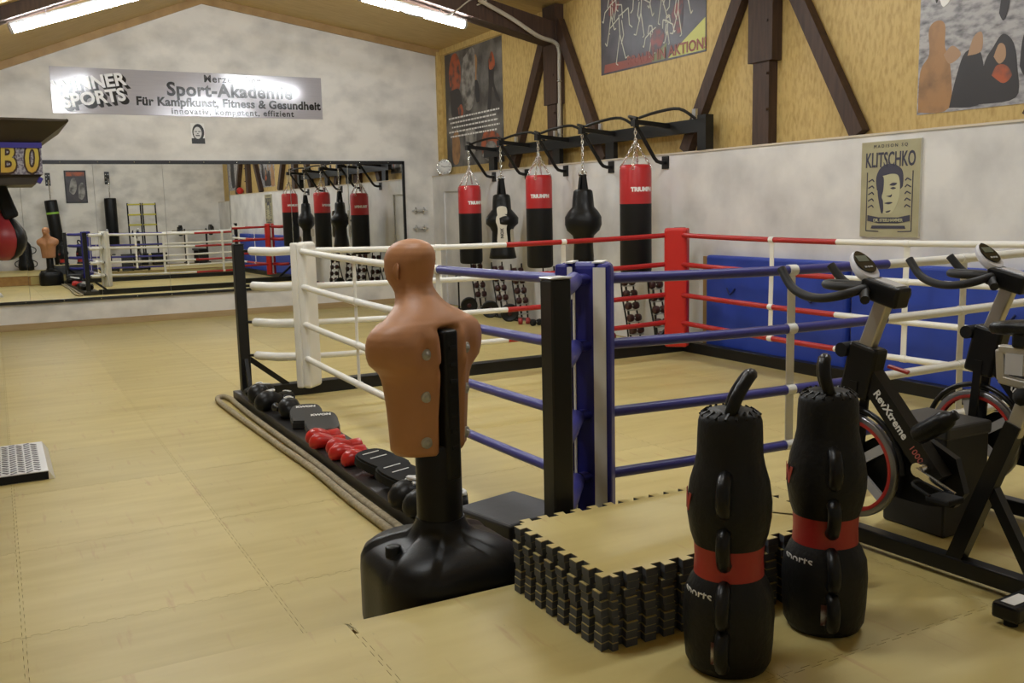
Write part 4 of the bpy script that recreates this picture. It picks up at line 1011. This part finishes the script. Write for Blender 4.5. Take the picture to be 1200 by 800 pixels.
# ------------------------------------------------------------------ boxing machine at the left edge
mc = thing('boxing_machine', (-.35, 6.85, 0), 'arcade boxing machine with red punch ball and yellow lettering, cut by the left edge', 'boxing machine')
DKTAN = mat('machine_tan', (.055, .038, .019), .5, col2=(.03, .022, .012), scale=3)
SPK = mat('machine_speckle', (.16, .14, .20), .4, col2=(.45, .44, .50), scale=90, lo=.42, hi=.58)
MVIO = mat('machine_violet', (.05, .04, .32), .35)
MB().box((-1.3, -.36, 0), (-.75, .36, 1.86), bev=.02).build('cabinet', PNIGHT, mc)
hd = MB(); hd.prism([(-1.3, 1.86), (.645, 1.86), (.645, 2.045), (-1.3, 2.045)], -.36, .36, fn=lambda x, z, y: (x, y, z)); ho = hd.build('head', SPK, mc)
MB().box((-1.3, -.372, 2.015), (.650, -.358, 2.047)).build('violet_glow_strip', MVIO, ho)  # violet glow along the head's top edge, put in as flat colour
b = MB(); b.prism([(-1.3, 1.862), (.64, 1.862), (.60, 1.80), (-1.3, 1.80)], -.33, .33, fn=lambda x, z, y: (x, y, z)); b.build('underside', DKTAN, ho)
MB().obox((.625, -.30, 1.825), (.012, .05, .018), Euler((0, R(30), 0)), bev=.004).build('lamp_strip', MVIO, ho)
v = MB(); v.add([(-1.3, -.36, 2.047), (.645, -.36, 2.047), (.80, -.50, 2.165), (-1.3, -.56, 2.175), (-1.3, -.34, 2.06), (.64, -.34, 2.06), (.80, -.49, 2.178), (-1.3, -.55, 2.19)], [(0, 1, 2, 3), (7, 6, 5, 4), (3, 2, 6, 7), (1, 5, 6, 2), (0, 4, 5, 1), (0, 3, 7, 4)]); v.build('visor', DKTAN, mc)
v = MB(); v.add([(.645, -.36, 2.047), (.645, .36, 2.047), (.80, .50, 2.165), (.80, -.50, 2.165), (.63, -.36, 2.06), (.63, .36, 2.06), (.79, .50, 2.18), (.79, -.50, 2.18)], [(0, 1, 2, 3), (7, 6, 5, 4), (0, 3, 7, 4), (1, 5, 6, 2), (2, 6, 7, 3), (0, 4, 5, 1)]); v.build('visor', DKTAN, mc)
MYEL = mat('machine_yellow', (.68, .53, .08), .4, col2=(.62, .30, .04), scale=4, lo=.5, hi=.75)
for ch, x in (('B', .455), ('0', .585)):
    lettering(ch, .235, mat('machine_brown', (.05, .022, .01), .4), ho, (x, -.3605, 1.945), FACE_S, bold=.017, name='letter_outline', shear=.12, sx=.68)
    lettering(ch, .235, MYEL, ho, (x, -.363, 1.945), FACE_S, bold=.004, shear=.12, sx=.68)
ball = MB(); ball.lathe([(.002, -.135), (.05, -.128), (.095, -.10), (.125, -.05), (.135, .0), (.125, .05), (.10, .09), (.07, .13), (.05, .17), (.035, .21)], n=32)
bo = ball.build('punch_ball', [mat('ball_red', (.30, .02, .025), .4)], mc, (.40, 0, 1.47))
for a0 in (-150, -30, 90):
    st = MB(); rings = []
    for r_, z in ((.02, -.134), (.052, -.1285), (.097, -.10), (.127, -.05), (.137, 0), (.127, .05), (.102, .09), (.072, .13), (.052, .17)):
        rings.append([((r_ + d) * math.cos(R(a)), (r_ + d) * math.sin(R(a)), z) for a, d in ((a0 - 26, -.004), (a0 - 26, .002), (a0, .003), (a0 + 26, .002), (a0 + 26, -.004))])
    st.loft(rings); st.build('black_panel', LEATHER, bo)
MB().bar((.40, 0, 1.66), (.34, -.03, 1.86), .07, .07, bev=.015).build('ball_strap', BLACKM, mc)
MB().bar((.46, -.05, 1.60), (.38, -.05, 1.86), .08, .09, bev=.02).build('ball_sleeve', BLACKM, mc)
# tread plate
tp = MB(); tp.prism([(-1.3, 0), (.555, 0), (.52, .055), (-1.3, .055)], -.45, .43, fn=lambda x, z, y: (x, y, z)); fo = tp.build('foot_plate', ALU, mc)
MB().box((-1.3, -.456, .002), (.52, -.45, .05)).build('plate_edge', BLACKM, fo)
tr_ = MB()
for i in range(34):
    for j in range(14):
        x = -.9 + i * .044; y = -.42 + j * .062 + (.031 if i % 2 else 0)
        if x < .505 and y < .41:
            tr_.obox((x, y, .0565), (.006, .022, .0025), Euler((0, 0, R(40 if i % 2 else -40))))
to = tr_.build('tread_pattern', mat('tread_grey', (.30, .30, .32), .4, .6), fo); to['kind'] = 'stuff'

# ------------------------------------------------------------------ dumbbell racks, dumbbells, plates along the right wall
DRED = mat('dumbbell_dark_red', (.045, .008, .009), .4)
def dumb_mesh():
    h = MB(); h.cyl((0, -.03, 0), (0, .03, 0), .014, n=8); return h.mesh('handle', CHROME)
def head_mesh(m_):
    h = MB(); h.lathe([(.026, -.030), (.042, -.026), (.046, 0), (.042, .026), (.026, .030)], n=12); return h.mesh('head', m_)
HM, HD, HDR, HDB = dumb_mesh(), head_mesh(DRED), head_mesh(mat('dumbbell_red', (.32, .03, .03), .4)), head_mesh(BLACKM)
def dumbbell(loc, rz, hm, label, group):
    t = thing('dumbbell', loc, label, 'dumbbell', group, rz)
    child(HM, 'handle', t)
    for s in (-1, 1): child(hm, 'head', t, (0, s * .052, 0), (R(90), 0, 0))
    return t
racks = [(13.15, 'nearest the mirror wall'), (12.45, 'second from the mirror wall'), (11.85, 'third from the mirror wall'), (10.95, 'fourth from the mirror wall'), (9.15, 'second from the red ring corner'), (8.62, 'next to the red ring corner')]
for q, (y, where) in enumerate(racks):
    t = thing('dumbbell_rack', (6.50, y, 0), 'leaning black ladder rack of dumbbells, ' + where, 'dumbbell rack', 'ladder racks of dumbbells along the right wall')
    for s in (-1, 1):
        MB().tube(smooth_path([(s * .085, -.10, .02), (s * .085, -.06, .25), (s * .085, .02, .52), (s * .085, .06, .80)], 3), .011, 6).build('rail', BLACK, t)
    MB().box((-.11, -.22, 0), (.11, .10, .02)).build('foot', BLACK, t)
    MB().bar((0, .085, .74), (.13, .16, .02), .02, .02).build('back_leg', BLACK, t)
    for k in range(5):
        zz = .16 + k * .138; yy = -.10 + .17 * (k / 4) ** .9
        MB().box((-.085, yy - .075, zz - .066), (.085, yy - .005, zz - .058)).build('shelf', STEEL, t)
        if k > 0 or q > 2:
            dumbbell((6.50, y + yy - .045, zz - .0115), R(90), HD, 'dark red dumbbell, %s, on the rack %s' % (('lowest', 'second from the bottom', 'in the middle', 'second from the top', 'topmost')[k], where), 'dumbbells on the ladder racks')
for k, (x, y, lab) in enumerate(((6.29, 13.10, 'black weight plate leaning on the rack nearest the mirror'), (6.29, 12.40, 'black weight plate leaning on the second rack from the mirror'), (6.29, 11.80, 'black weight plate leaning on the third rack from the mirror'))):
    t = thing('weight_plate', (x, y - .05, .128), lab, 'weight plate', 'weight plates by the racks')
    t.rotation_euler = (0, R(80), R(70))
    MB().lathe([(.02, -.014), (.10, -.014), (.105, -.02), (.128, -.02), (.128, .02), (.105, .02), (.10, .014), (.02, .014)], n=28).build('disc', BLACK, t)
    MB().lathe([(.018, -.022), (.035, -.022), (.035, .022), (.018, .022)], n=16).build('hub', DRED, t)
for k, (x, y, a) in enumerate(((6.30, 11.35, 70), (6.36, 11.12, 95), (6.30, 10.62, 75), (6.36, 10.40, 100), (6.32, 10.15, 85), (6.34, 9.55, 80), (6.34, 9.35, 95))):
    dumbbell((x, y, .047), R(a), HDR if k % 3 != 1 else HDB, '%s dumbbell on the floor, %s along the right wall' % ('red' if k % 3 != 1 else 'black', ('farthest', 'second farthest', 'third farthest', 'fourth farthest', 'fifth farthest', 'second nearest', 'nearest')[k]), 'loose dumbbells on the floor')
ab = thing('bar_stand', (6.45, 13.75, 0), 'small black stand with a curved top bar by the far niche', 'stand')
MB().cyl((0, 0, 0), (0, 0, .52), .014, n=8).build('pole', BLACK, ab)
MB().tube(smooth_path([(.0, -.14, .45), (0, -.09, .52), (0, 0, .54), (0, .09, .52), (0, .14, .45)], 4), .013, 8).build('top_bar', BLACK, ab)
MB().lathe([(.12, 0), (.12, .012), (.02, .02)], n=18).build('foot', BLACK, ab)

# medicine ball on the ledge
mb = thing('medicine_ball', (6.845, 2.55, ZL + .006), 'red medicine ball on the wall ledge, seen in the mirror', 'ball')
MB().ball((0, 0, .10), .10, 20).build('ball', GLOVERED, mb)
MB().torus((0, 0, .10), .0995, .003, (1, 0, 0), 24, 5).build('seam', BLACKM, mb)

# ------------------------------------------------------------------ the wall behind the camera, seen in the mirror
def wall_bag(x, zt, zb, r_, lean, label, band):
    t = thing('wall_bag', (x, YC, zb), label, 'punching bag', 'black bags on the wall behind the camera')
    br = MB(); br.box((-.07, 0, zt - zb + .42), (.07, .02, zt - zb + .80)); br.build('wall_plate', BLACK, t)
    for zz in (.50, .62, .72):
        for s in (-1, 1): MB().box((s * .035 - .012, .02, zt - zb + zz - .012), (s * .035 + .012, .022, zt - zb + zz + .012)).build('bolt', PRINTW, t)
    a = MB(); a.bar((0, .01, zt - zb + .70), (0, .36, zt - zb + .60), .04, .04); a.bar((0, .01, zt - zb + .45), (0, .30, zt - zb + .60), .03, .03); a.build('arm', BLACK, t)
    bd = MB(); bd.lathe([(r_ * .9, 0), (r_, .03), (r_, zt - zb - .05), (r_ * .95, zt - zb - .01), (.01, zt - zb)], n=28)
    bo_ = bd.build('body', BAGBLACK, t, (lean, .34, 0), (0, -lean / max(.1, zt - zb), 0))
    if band:
        MB().lathe([(r_ * 1.01, zt - zb - .42), (r_ * 1.012, zt - zb - .36)], n=28, caps=False).build('green_band', mat('band_green', (.25, .5, .05), .5), bo_)
    c = MB(); chain(c, (0, .34, zt - zb + .02), (0, .34, zt - zb + .58), .06, .008); c.build('chain', CHROME, t)
    return t
wall_bag(1.80, 2.30, .32, .175, .16, 'tall black bag with green print on the wall behind the camera', True)
wall_bag(3.45, 2.33, .88, .175, 0, 'shorter plain black bag on the wall behind the camera', False)
pb = thing('fight_picture', (2.55, YC, 2.20), 'framed dark fight picture with an orange heading between two wall bags', 'picture')
MB().box((-.30, 0, 0), (.30, .03, .97)).build('frame', BLACK, pb)
MB().box((-.27, .03, .03), (.27, .033, .94)).build('print', PNIGHT, pb)
MB().box((-.25, .033, .80), (.25, .035, .92)).build('heading', POR, pb)
for pts in ([(-.2, .35), (-.12, .7), (0, .72), (.02, .45), (-.08, .25)], [(.05, .15), (.08, .5), (.2, .6), (.24, .3), (.15, .1)]):
    b = MB(); P = smooth_path([(u, v, 0) for u, v in pts] + [(pts[0][0], pts[0][1], 0)], 4)[:-1]; b.prism([(p[0], p[1]) for p in P], .034, .036, fn=lambda x, y, z: (x, z, y)); b.build('figure', PLITE, pb)
for k, x in enumerate((4.16, 4.60)):
    t = thing('agility_ladder', (x, YC, .45), 'yellow and black agility ladder hanging on the wall, %s of two' % ('nearer the bag' if k == 0 else 'nearer the weight bench'), 'ladder', 'agility ladders on the wall')
    for s in (-1, 1): MB().box((s * .19 - .02, .005, 0), (s * .19 + .02, .02, 1.72)).build('strap', BLACKM, t)
    for q in range(6): MB().box((-.19, .02, .08 + q * .315), (.19, .03, .125 + q * .315)).build('rung', YELLOW, t)
# weight bench with barbell
wb = thing('weight_bench', (5.85, -.75, HP), 'black weight bench with a barbell on its rack', 'weight bench')
for s in (-1, 1):
    MB().box((s * .33 - .025, -.03, 0), (s * .33 + .025, .03, 1.08)).build('upright', BLACK, wb)
    MB().tube([(s * .33, .03, 1.0), (s * .33, .09, 1.0), (s * .33, .10, 1.06)], .012, 6).build('hook', BLACK, wb)
    MB().box((s * .33 - .03, -.25, 0), (s * .33 + .03, .30, .04)).build('foot', BLACK, wb)
MB().box((-.33, -.02, .10), (.33, .02, .14)).build('crossbar', BLACK, wb)
MB().box((-.14, .0, .40), (.14, 1.05, .47), bev=.02).build('bench_pad', LEATHER, wb)
for yy in (.15, .9): MB().box((-.12, yy - .03, 0), (.12, yy + .03, .40)).build('bench_leg', BLACK, wb)
bb = thing('barbell', (5.85, -.685, HP + 1.03), 'loaded barbell resting on the weight bench behind the camera', 'barbell')
MB().cyl((-.72, 0, 0), (.72, 0, 0), .014, n=10).build('bar', CHROME, bb)
for s in (-1, 1):
    for k, r_ in enumerate((.17, .17, .12)):
        MB().cyl((s * (.42 + k * .045), 0, 0), (s * (.455 + k * .045), 0, 0), r_, n=24).build('plate', BLACK, bb)
for k, (x, lab) in enumerate(((4.75, 'black weight bin beside the weight bench'), (4.2, 'black weight bin under the agility ladders'))):
    t = thing('weight_bin', (x, -.95, HP), lab, 'bin', 'black bins behind the camera')
    MB().box((-.2, -.2, 0), (.2, .2, .36), bev=.02).build('body', BLACKM, t)
    MB().box((-.21, -.21, .33), (.21, .21, .37), bev=.01).build('rim', BLACK, t)
gb = thing('grappling_bag', (1.02, -.98, HP), 'black grappling bag with side handles standing by the wall behind the camera', 'throwing bag')
MB().lathe([(.15, 0), (.19, .02), (.20, .15), (.16, .35), (.17, .55), (.15, .75), (.08, .85), (.01, .86)], n=28).build('body', LEATHER2, gb)
for s in (-1, 1):
    for z in (.18, .58): MB().tube(smooth_path([(s * .16, 0, z - .1), (s * .26, 0, z - .05), (s * .27, 0, z + .05), (s * .15, 0, z + .12)], 4), .014, 8).build('handle', LEATHER, gb)
